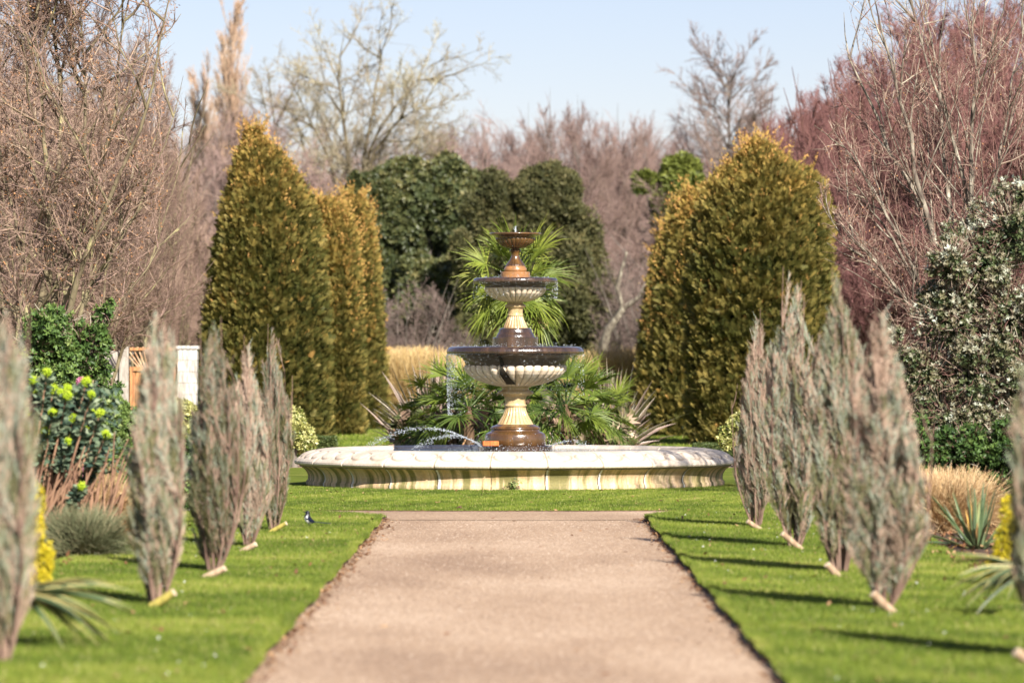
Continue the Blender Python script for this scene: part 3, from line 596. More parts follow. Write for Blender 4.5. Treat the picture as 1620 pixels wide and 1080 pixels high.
# ------------------------------------------------------------------ junipers and stakes
M_JUN=tintmat('juniper_spray',[(0,(.07,.065,.025)),(.22,(.17,.16,.065)),(.42,(.23,.245,.15)),(.58,(.33,.38,.30)),(.72,(.35,.25,.18)),(1,(.50,.36,.27))],.7,.15)
M_JSTEM=barkmat('juniper_bark',(.13,.08,.06),(.3,.2,.15),None,10)
def juniper(seed,tone,group='young columnar junipers along the path',H=1.9,W=.165):
    rng=np.random.RandomState(seed); t=thing('columnar_juniper',(0,0,0),'x','conifer',group)
    nst=15; a=rng.uniform(0,2*pi,nst); s=rng.uniform(.05,.62,nst)
    d=np.c_[np.cos(a)*np.sin(s),np.sin(a)*np.sin(s),np.cos(s)]; P=np.c_[np.cos(a)*.03,np.sin(a)*.03,np.zeros(nst)]
    L=H*rng.uniform(.6,.98,nst)*(1-.35*s); L[:4]=H*np.array([1.03,.98,.93,.9]); d[:4]=nrm(np.array([[.02,0,1],[-.05,.03,1],[.06,.04,1],[0,-.06,1]])); st=polyl(rng,P,d,L,12,.03,.33)
    tk=MB(); tubes(tk,st,.0085,.002,6); ph=rng.uniform(0,6,4)
    def env(p): 
        z=p[:,2]/H; r=np.hypot(p[:,0],p[:,1]); a_=np.arctan2(p[:,1],p[:,0]); lim=np.interp(z,[0,.03,.07,.14,.22,.45,.68,.83,.95,1.05],[.07,.12,.175,.215,.235,.235,.18,.115,.055,.02])*W/.20*(1+.24*np.sin(3*a_+ph[0]+z*4)+.2*np.sin(5*a_+ph[1]-z*13)+.14*np.sin(z*27+ph[2]+2*a_))
        return (r<lim)&(z<1.06)
    P,D,ln,tt,idx=children(rng,st,L,46,.42,.14,.30,.03,.45); m=env(P+D*ln[:,None]*.9); P,D,ln,idx=P[m],D[m],ln[m],idx[m]
    b1=polyl(rng,P,D,ln,6,.05,.22); tubes(tk,b1,.005,.0015,4); tk.build('stems',M_JSTEM,t,True)
    pl=rng.rand(len(b1))
    P2,D2,l2,tt,idx=children(rng,b1,ln,26,.26,.12,.45,.05,.4); l2=np.clip(l2,.03,.16); m=env(P2+D2*l2[:,None]); P2,D2,l2,idx=P2[m],D2[m],l2[m],idx[m]
    b2=polyl(rng,P2,D2,l2,3,.06,.2); mb=MB()
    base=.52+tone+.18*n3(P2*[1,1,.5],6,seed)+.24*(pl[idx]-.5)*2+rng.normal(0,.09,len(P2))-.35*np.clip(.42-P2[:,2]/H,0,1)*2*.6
    zz=P2[:,2]/H; base=np.where((rng.rand(len(P2))<.25),.85,base)
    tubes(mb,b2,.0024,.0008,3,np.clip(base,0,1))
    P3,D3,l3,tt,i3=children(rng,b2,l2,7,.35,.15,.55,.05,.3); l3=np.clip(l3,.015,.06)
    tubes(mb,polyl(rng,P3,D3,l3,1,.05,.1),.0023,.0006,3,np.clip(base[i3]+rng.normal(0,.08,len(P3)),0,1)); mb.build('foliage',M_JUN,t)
    return t
JP=[juniper(501,-.02),juniper(502,.07),juniper(503,-.04,W=.17),juniper(504,.0,W=.17)]
JL=[(6,1046,455,0,.0,1.05,'nearest and most blurred left juniper, cut off by the left edge'),
    (247,957,462,0,.3,1.12,'blue-grey left juniper with a mossy stake, second from the camera'),
    (337,905,498,2,1.3,1.12,'left juniper with a short pale stake, between the mossy-staked one and the pinkish one'),
    (392,866,528,1,2.2,.92,'pinkish slim left juniper, second from the fountain'),
    (432,840,510,3,3.2,.86,'left juniper closest to the fountain basin'),
    (1650,1042,455,2,.5,1.1,'nearest dark right juniper, cut off by the right edge'),
    (1396,963,468,1,1.9,1.36,'pinkish rounded right juniper, second from the camera'),
    (1330,906,420,2,2.8,1.22,'tall right juniper with a thin spire, half behind the pinkish one'),
    (1258,866,420,3,4.0,1.18,'pointed right juniper with a long leaning stake, second from the fountain'),
    (1198,834,486,1,5.0,1.02,'narrow right juniper closest to the fountain basin')]
jused=set()
for px,py,top,k,rz,wx,lab in JL:
    o=JP[k] if k not in jused else copy_tree(JP[k]); jused.add(k)
    D=GD(py); D=D*(1-LAWNZ/EYE); h=(Z(top,D)-LAWNZ)/1.96
    o.location=(X(px,D),D,LAWNZ-.005); o.scale=(wx*h**.3,wx*h**.3,h); o.rotation_euler.z=rz; o['label']=lab
for px,lab,D in ((705,'distant brown juniper left of the fountain, above the sword-leaved plants',112),(920,'distant grey-brown juniper right of the fountain bowl',112)):
    o=copy_tree(JP[1]); o.location=(X(px,D),D,0); h=Z(548,D)/1.96; o.scale=(1.5,1.5,h); o['label']=lab; o['group']='distant junipers'
def stakem(name,c1,c2):
    m,nt,b=newmat(name); n=noise(nt,25,5,mapscale=(1,1,.2)); r=ramp(nt,[(.4,c1),(.62,c2)]); nt.links.new(n.outputs[0],r.inputs[0]); nt.links.new(r.outputs[0],b.inputs['Base Color']); b.inputs['Roughness'].default_value=.8; return m
M_STAKE=stakem('stake_wood',(.30,.20,.12),(.56,.40,.26)); M_STAKEM=stakem('mossy_stake_wood',(.20,.20,.04),(.45,.36,.08)); M_CUT=stakem('cut_wood',(.55,.42,.28),(.66,.52,.36))
for (x0,y0),(x1,y1),mossy,r_,lab in (((237,961),(276,936),1,.026,'mossy yellow-green stake leaning at the foot of the second left juniper'),((323,914),(356,898),0,.024,'short pale stake at the foot of the third left juniper'),
   ((381,873),(405,860),0,.022,'pale stake at the foot of the pinkish left juniper'),((425,843),(453,827),1,.02,'yellowish stake at the foot of the left juniper by the fountain'),
   ((1414,970),(1380,938),0,.026,'pale stake at the foot of the pinkish right juniper'),((1326,912),(1308,892),0,.026,'stubby pale stake at the foot of the tall right juniper'),
   ((1268,869),(1237,843),0,.024,'long pale stake leaning left at the second right juniper from the fountain'),((1204,838),(1182,824),0,.022,'pale stake at the foot of the right juniper by the fountain'),
   ((1640,1052),(1606,1030),0,.028,'pale stake tip at the right edge by the nearest right juniper')):
    D=GD(y0)*(1-LAWNZ/EYE); t=thing('tree_stake',(X(x0,D),D,LAWNZ),lab,'stake','short leaning tree stakes')
    dv=np.array([X(x1,D)-X(x0,D),-.04,Z(y1,D)-LAWNZ]); u=nrm(dv); mb=MB(); p0=-u*.06
    path_tube(mb,[p0,dv*.3,dv*.7,dv],[r_,r_*1.03,r_,r_*.97],12); mb.build('post',M_STAKEM if mossy else M_STAKE,t,True)
    c=MB(); path_tube(c,[dv-u*.002,dv+u*.004],[r_*.98,r_*.9],12,cap=True); c.build('cut_end',M_CUT,t)

# ------------------------------------------------------------------ sword-leaved plants, palms, grasses
def swords(mb,rng,n,L0,L1,wd,spread,droop,tin=(.1,.6),margin=.97,az=None,base=.1,el=None,zb=0.):
    for i in range(n):
        a=rng.uniform(*az) if az else rng.uniform(0,2*pi); s=abs(rng.normal(0,spread)) if el is None else rng.uniform(*el)
        L=rng.uniform(L0,L1); w=wd*rng.uniform(.7,1.2); k=9; d=np.array([cos(a)*sin(s),sin(a)*sin(s),cos(s)]); sd=nrm(np.cross(d,[0,0,1.])) if s>.05 else np.array([1.,0,0])
        tw=rng.uniform(-.9,.9); upn=np.cross(sd,d); sd=sd*cos(tw)+upn*sin(tw)
        p=np.array([cos(a)*base*rng.rand(),sin(a)*base*rng.rand(),zb]); rows=[]
        for q in range(k):
            t=q/(k-1); ww=w*(.75+.6*t*(1-t)*2)*(1-t**3)+.0015; nn=nrm(np.cross(sd,d)); 
            rows+= [p-sd*ww, p-sd*ww*.8+nn*ww*.15*-1, p-nn*ww*.35, p+sd*ww*.8-nn*ww*.15, p+sd*ww]
            d=nrm(d+np.array([0,0,-droop*(.3+t*1.6)*sin(max(s,.12))*1.2/k*2])); p=p+d*L/(k-1)
        V=np.array(rows); f=[];ti=[]; b_=rng.uniform(*tin)
        for q in range(k-1):
            for c in range(4):
                f.append((q*5+c,q*5+c+1,q*5+5+c+1,q*5+5+c)); ti.append(margin if c in (0,3) else b_)
        mb.add(V,np.array(f),np.array(ti))
M_BRONZE=tintmat('bronze_sword_leaf',[(0,(.05,.045,.03)),(.3,(.12,.11,.05)),(.55,(.19,.13,.10)),(.8,(.34,.24,.2)),(1,(.55,.47,.38))],.4,.45)
M_GSWORD=tintmat('green_sword_leaf',[(0,(.03,.06,.03)),(.4,(.09,.14,.06)),(.7,(.2,.25,.11)),(.9,(.5,.42,.14)),(1,(.6,.48,.2))],.4,.45)
M_DEADS=tintmat('withered_leaf',[(0,(.10,.05,.03)),(.5,(.35,.2,.08)),(1,(.6,.38,.1))],.6,.2)
def phormium(label,px,D,gy,n,L0,L1,mat,seed,wd=.035,spread=.6,dead=0,group=None,az=None,tin=(.05,.85),margin=.97,z=0.,el=None,deadw=.03,droop=.25,zb=0.):
    rng=np.random.RandomState(seed); t=thing('flax_plant',(X(px,D),D,z),label,'plant',group); mb=MB()
    swords(mb,rng,n,L0,L1,wd,spread,droop,tin,margin,az,el=el,zb=zb); mb.build('leaves',mat,t)
    if dead:
        m2=MB(); swords(m2,rng,dead,L0*.5,L1*.7,deadw,1.2,2.6,(.2,1),.9); m2.build('withered_leaves',M_DEADS,t)
    return t
phormium('bronze flax with pale upright blades left of the palm bed',688,73,0,150,.9,1.75,M_BRONZE,601,.045,.6,30,'flax plants of the palm bed')
phormium('small bronze flax at the left tip of the palm bed',655,75,0,70,.6,1.2,M_BRONZE,602,.038,.75,22,'flax plants of the palm bed')
phormium('bronze flax with orange withered blades at the right of the palm bed',965,73,0,120,.8,1.7,M_BRONZE,603,.045,.6,44,'flax plants of the palm bed')
phormium('dark flax at the far right of the palm bed',992,74,0,70,.6,1.15,M_BRONZE,604,.03,.8,10,'flax plants of the palm bed',tin=(0,.3),margin=.5)  # lower tint range and duller margins than the other flaxes
phormium('near blurred striped flax at the left edge',22,23.6,0,34,.38,.62,M_GSWORD,605,.022,.9,0,None,z=.02,el=(1.2,2.05),az=(-1.5,1.0),tin=(0,.45),zb=.30)
phormium('near blurred striped flax at the right edge',1640,26.5,0,24,.32,.55,M_GSWORD,606,.018,.9,0,None,z=.02,el=(1.2,2.0),az=(2.2,4.4),tin=(0,.45),zb=.30)
phormium('green sword-leaved plant beside the straw grass at the right',1545,36.5,0,60,.35,.62,M_GSWORD,607,.012,.8,8,None,z=.02,tin=(.1,.75),margin=.6,deadw=.015)
phormium('spiky blue-green plant below the white gate pier',298,70,0,36,.5,.95,M_GSWORD,608,.02,.5,0,None,tin=(.2,.4),margin=.45)
phormium('blue-green spiky plant seen between two right junipers',1302,60,0,36,.8,1.45,M_GSWORD,609,.022,.32,0,None,tin=(.2,.5),margin=.6)
phormium('small green sword plant behind the dry fern at the left',190,40.5,0,34,.25,.5,M_GSWORD,610,.012,.6,0,None,tin=(.4,.8),z=.02)

M_PALM=tintmat('palm_leaf',[(0,(.02,.04,.012)),(.3,(.06,.10,.02)),(.6,(.17,.22,.03)),(.9,(.36,.38,.07)),(1,(.5,.42,.16))],.45,.35,.12)
M_PALMD=tintmat('dead_palm_leaf',[(0,(.15,.08,.04)),(.5,(.36,.2,.1)),(1,(.6,.45,.26))],.6,.2)
M_FIBRE=barkmat('palm_fibre',(.05,.03,.02),(.16,.1,.06),None,20)
def frond(mb,rng,c,a,e,pet,L,tin,nb=22,mi=0,fold=.35,droop=.8):
    d=np.array([cos(a)*cos(e),sin(a)*cos(e),sin(e)]); p=np.array(c,float); pts=[p]
    for q in range(5): d=nrm(d+[0,0,-.07*droop]); pts.append(pts[-1]+d*pet/5)
    path_tube(mb,pts,[.012,.011,.01,.009,.008,.008],5,max(0,tin-.1),mi)
    o=pts[-1]; sd=nrm(np.cross(d,[0,0,1.])+1e-6); roll=rng.normal(0,.55); up=np.cross(sd,d); sd,up=sd*cos(roll)+up*sin(roll),up*cos(roll)-sd*sin(roll)
    for k in range(nb):
        t=(k/(nb-1)-.5)*2; an=t*1.6+rng.normal(0,.06); ll=L*(1-.25*abs(t))*rng.uniform(.72,1.08); dp=droop*rng.uniform(.5,2.2)
        dd=nrm(d*cos(an)+sd*sin(an)+up*fold*(abs(t)*.7+.12)); ss=nrm(np.cross(dd,up)); rows=[]; p=o.copy(); w=.0145
        for q in range(5):
            u=q/4; ww=w*(1-.95*u**2)*min(1,.25+u*3); nn=np.cross(ss,dd); rows+=[p-ss*ww,p-nn*ww*.6,p+ss*ww]; dd=nrm(dd+[0,0,-.15*dp*u*2]); p=p+dd*ll/4
        f=[]; 
        for q in range(4): f+=[(q*3,q*3+1,q*3+4,q*3+3),(q*3+1,q*3+2,q*3+5,q*3+4)]
        mb.add(np.array(rows),np.array(f),np.clip(tin+rng.normal(0,.07),0,1),mi)
def palm(label,px,D,cz,nf,pet,L,seed,trunk=True,dead=0,elr=(-.7,1.35),tin=.55,group=None,z0=0):
    rng=np.random.RandomState(seed); t=thing('fan_palm',(X(px,D),D,0),label,'palm',group)
    for i in range(nf):
        a=i*2.39996+rng.uniform(-.3,.3); u=(i+.5)/nf; e=elr[1]+(elr[0]-elr[1])*u**.8+rng.normal(0,.1)
        mb=MB(); frond(mb,rng,(0,0,cz-.25*u*trunk),a,e,pet*rng.uniform(.75,1.15),L*rng.uniform(.85,1.1),np.clip(tin+.12*(.5-u)+rng.normal(0,.1),0,1),droop=.5+u); mb.build('frond',M_PALM,t)
    for i in range(dead):
        a=rng.uniform(0,2*pi); mb=MB(); frond(mb,rng,(0,0,cz-.35),a,rng.uniform(-1.2,-.7),pet*.8,L*.75,rng.uniform(.3,.9),20,droop=1.2); mb.build('dead_frond',M_PALMD,t)
    if trunk:
        mb=MB(); zs=np.linspace(0,cz+.1,16); path_tube(mb,np.c_[zs*0,zs*0,zs],.13+.02*np.sin(zs*21),12); 
        n=900; zf=rng.uniform(0.05,cz,n); th=rng.uniform(0,2*pi,n); scatter(mb,*LEAF1,np.c_[np.cos(th)*.13,np.sin(th)*.13,zf],frames(rng,nrm(np.c_[np.cos(th)*.6,np.sin(th)*.6,np.full(n,-.5)])),rng.uniform(.06,.14,n),.5); mb.build('trunk',M_FIBRE,t)
    else:
        mb=MB(); path_tube(mb,[(0,0,0),(0,0,cz*.6),(0,0,cz+.05)],[.09,.08,.05],8); mb.build('trunk',M_FIBRE,t)
    return t
palm('tall fan palm standing directly behind the fountain tiers',817,67,Z(437,67),48,.46,.62,701,True,7,tin=.6)
PB='low fan palms around the fountain foot'
palm('low fan palm left of the fountain pedestal',742,65,.85,22,.45,.55,702,False,2,(-.5,1.3),.38,PB)
palm('low fan palm right of the fountain pedestal',895,65,.88,22,.45,.6,703,False,2,(-.4,1.3),.42,PB)
palm('lowest fan palm with spread fronds between the jets and the left flax',695,70,.62,14,.4,.55,704,False,2,(-.5,1.1),.42,PB)
palm('low fan palm whose fronds reach the right flax',948,70,.66,14,.42,.55,705,False,2,(-.4,1.1),.5,PB)
palm('low fan palm with upright fronds beside the left flax',712,71,.95,16,.45,.5,707,False,2,(-.3,1.3),.4,PB)
palm('low fan palm with upright fronds beside the right flax',925,71,.98,16,.45,.5,708,False,2,(-.3,1.3),.45,PB)
palm('small fan palm hidden behind the pedestal base',815,70,.8,16,.35,.5,706,False,0,(-.3,1.3),.35,PB)
# mounded bed of the palms with dry ground cover
mb=MB(); a=np.linspace(0,2*pi,60,endpoint=False); rows=[]
for q in range(9):
    u=q/8; rows.append(np.c_[FX+2.2*np.cos(a)*(1-u)*(1+.06*np.sin(3*a)),74.5+6.9*np.sin(a)*(1-u),np.full(60,.22*math.sin(min(1,u*2.2)*pi/2)+.006)])
V=np.vstack(rows); i=np.arange(60); F_=np.vstack([np.stack([q*60+i,q*60+(i+1)%60,(q+1)*60+(i+1)%60,(q+1)*60+i],-1) for q in range(8)])
mb.add(V,F_); tag(mb.build('palm_bed',M_SOIL,None,True),kind='structure')
rng=np.random.RandomState(88); n=9000; a_=rng.uniform(0,2*pi,n); q=np.sqrt(rng.rand(n)); P=np.c_[FX+1.95*np.cos(a_)*q,74+5.6*np.sin(a_)*q,rng.uniform(.15,.72,n)]
mb=MB(); scatter(mb,*FAN5,P,frames(rng,nrm(rng.normal(size=(n,3))+[0,-.2,.8])),rng.uniform(.1,.25,n),rng.rand(n)); 
M_COVER=tintmat('dry_cover_leaf',[(0,(.05,.07,.02)),(.4,(.13,.15,.05)),(.65,(.24,.14,.09)),(1,(.5,.4,.28))],.6)
tag(mb.build('ground_cover',M_COVER),'tangled low green and dry foliage under the palms','ground cover',kind='stuff')

# grasses and ferns
def grassclump(label,px,D,n,L0,L1,spread,mat,seed,w=.004,droop=1.5,name='grass_clump',base=.2,cat='ornamental grass',z=.02,tm=.5):
    rng=np.random.RandomState(seed); t=thing(name,(X(px,D),D,z),label,cat); a=rng.uniform(0,2*pi,n); s=np.abs(rng.normal(0,spread,n)); b=base*np.sqrt(rng.rand(n))
    P=np.c_[np.cos(a)*b,np.sin(a)*b,np.zeros(n)]; d=np.c_[np.cos(a)*np.sin(s),np.sin(a)*np.sin(s),np.cos(s)]; L=rng.uniform(L0,L1,n)
    pts=polyl(rng,P,d,L,5,.12,-.09*droop); pts[:,:,2]=np.maximum(pts[:,:,2],.005); mb=MB(); tubes(mb,pts,w,w*.3,3,np.clip(rng.normal(tm,.22,n),0,1)); mb.build('blades',mat,t); return t
M_STRAW=tintmat('straw_blade',[(0,(.2,.11,.05)),(.5,(.5,.33,.16)),(1,(.72,.56,.34))],.7)
M_BLUEG=tintmat('blue_green_blade',[(0,(.08,.07,.035)),(.5,(.15,.17,.085)),(1,(.32,.26,.15))],.6)
M_RUST=tintmat('rust_frond',[(0,(.3,.14,.06)),(.5,(.6,.32,.15)),(1,(.75,.5,.3))],.7)
for px,lab,sd in ((642,'tall straw-gold grass clump left of the palm bed',808),(668,'shorter straw-gold grass clump beside the palm fronds at the left',809),(985,'tall straw-gold grass clump right of the palm bed',810),(1008,'straw-gold grass clump against the right conifers',811)):
    g=grassclump(lab,px,106,4200,1.0,2.0,.28,M_GOLD,sd,w=.010,droop=.8,base=.45,tm=.55,z=0); g['group']='straw-gold grasses behind the palm bed'
grassclump('mound of straw-coloured dead grass at the right bed edge',1485,40.5,5200,.35,.62,.55,M_STRAW,801,base=.3)
grassclump('second tuft of straw grass hard by the pinkish right juniper',1450,41.5,2600,.3,.55,.5,M_STRAW,802,base=.18)
grassclump('blue-green mounded grass at the left bed edge',130,34.8,3000,.22,.45,.7,M_BLUEG,803,base=.15)
grassclump('rust-orange dead fern behind the blue-green grass',160,38.5,1800,.25,.5,.6,M_RUST,804,w=.008,base=.13,name='dead_fern',cat='fern')
grassclump('straw grass under the euphorbia stems at the left',100,38,2600,.3,.7,.5,M_STRAW,805,base=.35,tm=.25)
# yellow plants
leafy('yellow_shrub','bright yellow upright shrub behind the nearest left juniper','shrub',L3(57,28),CL(28,57,[(57,790,11,35),(58,840,12,35),(70,885,13,22),(60,910,16,20)]),1500,.028,M_YELLOW,811,core=False,tr=.012,tmpl=ROSE4)
leafy('yellow_shrub','bright yellow upright shrub behind the nearest right juniper','shrub',L3(1588,30),CL(30,1588,[(1593,820,11,35),(1585,870,13,30),(1578,905,16,24),(1590,920,20,20)]),1700,.028,M_YELLOW,812,core=False,tr=.012,tmpl=ROSE4)
# spurge
def spurge():
    D=37; rng=np.random.RandomState(820); t=thing('spurge_plant',(X(85,D),D,.02),'tall spurge with lime-green round flower heads and reddish leaning stems','plant')
    heads=[(54,563),(88,593),(57,605),(68,626),(37,620),(112,618),(118,628),(143,607),(106,624),(130,629),(157,627),(92,619),(127,665),(164,657),(149,657),(85,684),(93,694),(51,691),(138,681),(124,687),(32,713),(110,724),(160,727),(55,655),(140,770),(70,740),(120,700),(96,655),(176,690)]
    M_ST=barkmat('spurge_stem',(.22,.12,.08),(.4,.24,.15)); M_HD=tintmat('lime_flower',[(0,(.3,.42,.02)),(.5,(.5,.66,.03)),(1,(.66,.78,.08))],.5,.3,.15); M_BL=tintmat('spurge_leaf',[(0,(.03,.06,.045)),(.5,(.10,.15,.09)),(1,(.22,.26,.16))],.6)
    for (u,v) in heads:
        dy=rng.uniform(-.75,-.2); h=np.array([X(u,D)-X(85,D),dy,Z(v,D)]); b=np.array([h[0]*.55-.12,dy*.5,0]); m=(b+h)/2+[-.06,0,-.05]
        s=MB(); path_tube(s,[b,b*.6+m*.4+[-.03,0,.05],m,m*.4+h*.6,h],[.012,.011,.010,.009,.007],6,.5); st=s.build('stem',M_ST,t,True)
        l=MB(); n=130; f=rng.uniform(.5,.97,n)[:,None]; P=m*(1-f)+h*f; dd=nrm(np.c_[rng.normal(size=(n,2)),rng.uniform(-.3,.7,n)]); scatter(l,*LEAF1,P,frames(rng,dd),rng.uniform(.05,.10,n),rng.rand(n)); l.build('leaves',M_BL,st)
        hd=MB(); n=170; uu=nrm(rng.normal(size=(n,3))); scatter(hd,*ROSE4,h+uu*[.021,.021,.023]*rng.uniform(.7,1.2)+rng.normal(0,.007,(n,3)),frames(rng,uu),.017,np.clip(.5+.3*uu[:,2]+rng.normal(0,.15,n),0,1)); 
        hd.build('flower_head',M_HD,st)
    # bare brown stems filling the skirt
    n=120; P=np.c_[rng.uniform(-.45,.45,n),rng.uniform(-.5,.5,n),np.zeros(n)]; s=MB(); tubes(s,polyl(rng,P,nrm(np.c_[rng.normal(.25,.2,n),rng.normal(0,.15,n),np.ones(n)]),rng.uniform(.5,.95,n),5,.06,0),.009,.005,4,.5); s.build('bare_stems',M_ST,t)
    n=1300; P=np.c_[rng.uniform(-.45,.5,n),rng.uniform(0,.5,n),rng.uniform(.6,1.3,n)]; l=MB(); scatter(l,*LEAF1,P,frames(rng,rng.normal(size=(n,3))),rng.uniform(.05,.09,n),rng.rand(n)); l.build('leaves',M_BL,t)
spurge()
mb=MB(); rng=np.random.RandomState(5); D=44; h=np.array([X(129,D),D,Z(604,D)]); uu=nrm(rng.normal(size=(60,3))); scatter(mb,*ROSE5,h+uu*.03,frames(rng,uu),.035,rng.rand(60)); path_tube(mb,[(h[0],D,0.02),(h[0]+.02,D,.7),h],[.006,.005,.004],5,0.1)
tag(mb.build('pink_flower',tintmat('pink_petal',[(0,(.3,.12,.15)),(1,(.75,.25,.42))],.5)),'single pink flower above the spurge heads at the left','flower')
# bark litter on beds
for k,(x0,x1) in enumerate(((-5.2,-3.2),(3.2,5.2))):
    P=randin(np.random.RandomState(50+k),5000,x0,x1,22,47); litter('leaf_litter',P,.04,.03,.07,60+k,'brown leaf litter on the planting bed',lay=1.0)

# ------------------------------------------------------------------ gate, pier and iron screen on the left
def boxmesh(mb,c,s,tint=.5,mi=0,rot=0):
    c=np.array(c,float); x,y,z=np.array(s)/2; v=np.array([(-x,-y,-z),(x,-y,-z),(x,y,-z),(-x,y,-z),(-x,-y,z),(x,-y,z),(x,y,z),(-x,y,z)])
    if rot: v=np.c_[v[:,0]*cos(rot)-v[:,2]*sin(rot),v[:,1],v[:,0]*sin(rot)+v[:,2]*cos(rot)]
    mb.add(v+c,np.array([(0,3,2,1),(4,5,6,7),(0,1,5,4),(1,2,6,5),(2,3,7,6),(3,0,4,7)]),tint,mi)
M_PIER=stakem('weathered_white_paint',(.36,.32,.28),(.64,.60,.55)); M_TIMBER=stakem('orange_timber',(.3,.13,.05),(.5,.25,.1)); M_SLAT=stakem('gate_slat',(.38,.2,.1),(.6,.42,.26))
M_STONEW=stakem('grey_stone',(.28,.24,.2),(.45,.4,.34))
m,nt,b=newmat('iron'); b.inputs['Base Color'].default_value=(.05,.04,.05,1); b.inputs['Roughness'].default_value=.5; b.inputs['Metallic'].default_value=.6; M_IRON=m
D=79
t=thing('gate_pier',(X(297,D),D,0),'white weathered square pier right of the timber gate','pier')
mb=MB(); zt=Z(552,D); rq=random.Random(4)
boxmesh(mb,(0,0,zt/2),(.30,.30,zt-.01))
for k in range(9): boxmesh(mb,(rq.uniform(-.006,.006),rq.uniform(-.006,.006),(k+.5)*zt/9),(.34,.34,zt/9-.006),rot=rq.uniform(-.006,.006))
mb.build('shaft',M_PIER,t)
mb=MB(); boxmesh(mb,(0,0,zt+.03),(.4,.4,.055)); mb.build('cap',M_PIER,t)
t=thing('timber_gate',(X(243,D),D,0),'orange timber gate with sunburst slatted top','gate')
w=X(282,D)-X(205,D)-.02; zt=Z(585,D)
mb=MB(); n=8
for k in range(n): boxmesh(mb,(-w/2+(k+.5)*w/n,0,zt/2),(w/n-.008,.03,zt-.06))
mb.build('boards',M_TIMBER,t)
mb=MB(); boxmesh(mb,(0,-.035,zt+.02),(w,.05,.07)); boxmesh(mb,(0,-.035,.25),(w,.05,.08)); boxmesh(mb,(0,-.035,Z(552,D)),(w,.05,.05)); boxmesh(mb,(-w/2+.03,-.035,zt/2),(.05,.045,zt)); boxmesh(mb,(w/2-.03,-.035,zt/2),(.05,.045,zt)); mb.build('frame',M_TIMBER,t)
mb=MB()
for k in range(-6,7): boxmesh(mb,(k*w/13,-.02,(zt+Z(552,D))/2),(.022,.018,.42*(1+abs(k)*.04)),rot=-k*.12)
mb.build('sunburst_slats',M_SLAT,t)
t=thing('stone_screen',(X(178,D),D,0),'grey stone garden screen carrying a dark wrought-iron scroll','wall'); w=X(203,D)-X(150,D)
mb=MB(); boxmesh(mb,(0,0,Z(555,D)/2),(w,.15,Z(555,D))); boxmesh(mb,(w/2-.08,-.04,Z(548,D)/2),(.16,.24,Z(548,D))); mb.build('wall',M_STONEW,t)
mb=MB(); sp=[]
for k in range(40):
    u=k/39; a=u*2.2*pi; rr=.16*(1-u*.6); sp.append((-.1+rr*cos(a+2.4),-.14,Z(578,D)+rr*sin(a+2.4)*1.2))
path_tube(mb,sp,.014,6); path_tube(mb,[(-.02,-.14,Z(560,D)),(.06,-.14,Z(575,D)),(.2,-.14,Z(590,D)),(.3,-.14,Z(592,D))],.014,6); mb.build('iron_scroll',M_IRON,t,True)

# ------------------------------------------------------------------ fountain
def stonemat(name,base,stain,dark,rough=.6,streak=6,spec=.4,moss=None,lo=.45,hi=.7,bumps=.25,coat=0):
    m,nt,b=newmat(name); at=nt.nodes.new('ShaderNodeAttribute'); at.attribute_name='cyl'
    n1=noise(nt,streak,5,at.outputs['Vector'],mapscale=(1,.22,1)); n2=noise(nt,3.5,6,at.outputs['Vector']); n3_=noise(nt,45,4,at.outputs['Vector'])
    r1=ramp(nt,[(lo,(0,0,0)),(hi,(1,1,1))]); nt.links.new(n1.outputs[0],r1.inputs[0]); c=mixc(nt,r1.outputs[0],base,stain)
    r2=ramp(nt,[(.55,(0,0,0)),(.75,(.8,.8,.8))]); nt.links.new(n2.outputs[0],r2.inputs[0]); c=mixc(nt,r2.outputs[0],c,dark)
    if name in ('coping_stone','cream_gadroon_stone','pale_ochre_stone','wet_brown_stone'):
        ad=nt.nodes.new('ShaderNodeAttribute'); ad.attribute_name='groove_tone'; c=mixc(nt,ad.outputs['Fac'],c,(.26,.18,.11) if name=='coping_stone' else (.10,.06,.03))  # mixes a darker brown into the relief grooves and block joints
    if moss:
        n4=noise(nt,8,5,at.outputs['Vector'],mapscale=(1,.10,1)); n4.inputs['W'].default_value if 'W' in n4.inputs else None
        mp=n4.inputs['Vector'].links[0].from_node; mp.inputs['Location'].default_value=(13,4,2)
        r4=ramp(nt,[(.45,(0,0,0)),(.56,(.9,.9,.9))]); nt.links.new(n4.outputs[0],r4.inputs[0]); c=mixc(nt,r4.outputs[0],c,moss)
    r3=ramp(nt,[(.35,(.86,.86,.86)),(.65,(1.08,1.08,1.08))]); nt.links.new(n3_.outputs[0],r3.inputs[0]); c=mixc(nt,1,c,r3.outputs[0],'MULTIPLY')
    nt.links.new(c,b.inputs['Base Color']); b.inputs['Roughness'].default_value=rough; b.inputs['Specular IOR Level'].default_value=spec
    if coat: b.inputs['Coat Weight'].default_value=coat; b.inputs['Coat Roughness'].default_value=.12
    bump(nt,b,n3_.outputs[0],bumps,.006); return m
M_COPING=stonemat('coping_stone',(.66,.57,.47),(.54,.44,.34),(.42,.37,.32),.65,5,.3)
M_WALL=stonemat('basin_wall_stone',(.70,.53,.34),(.60,.41,.22),(.36,.28,.18),.7,7,.25,moss=(.17,.16,.05),lo=.40,hi=.62)
M_CREAM=stonemat('cream_gadroon_stone',(.84,.70,.53),(.68,.50,.32),(.5,.36,.22),.5,9,.4,lo=.52,hi=.75)
M_OCHRE=stonemat('wet_ochre_stone',(.46,.31,.14),(.28,.14,.045),(.16,.08,.03),.32,9,.5,coat=.5)
M_OCHREL=stonemat('pale_ochre_stone',(.56,.42,.22),(.40,.25,.10),(.3,.18,.08),.4,9,.5,coat=.25)
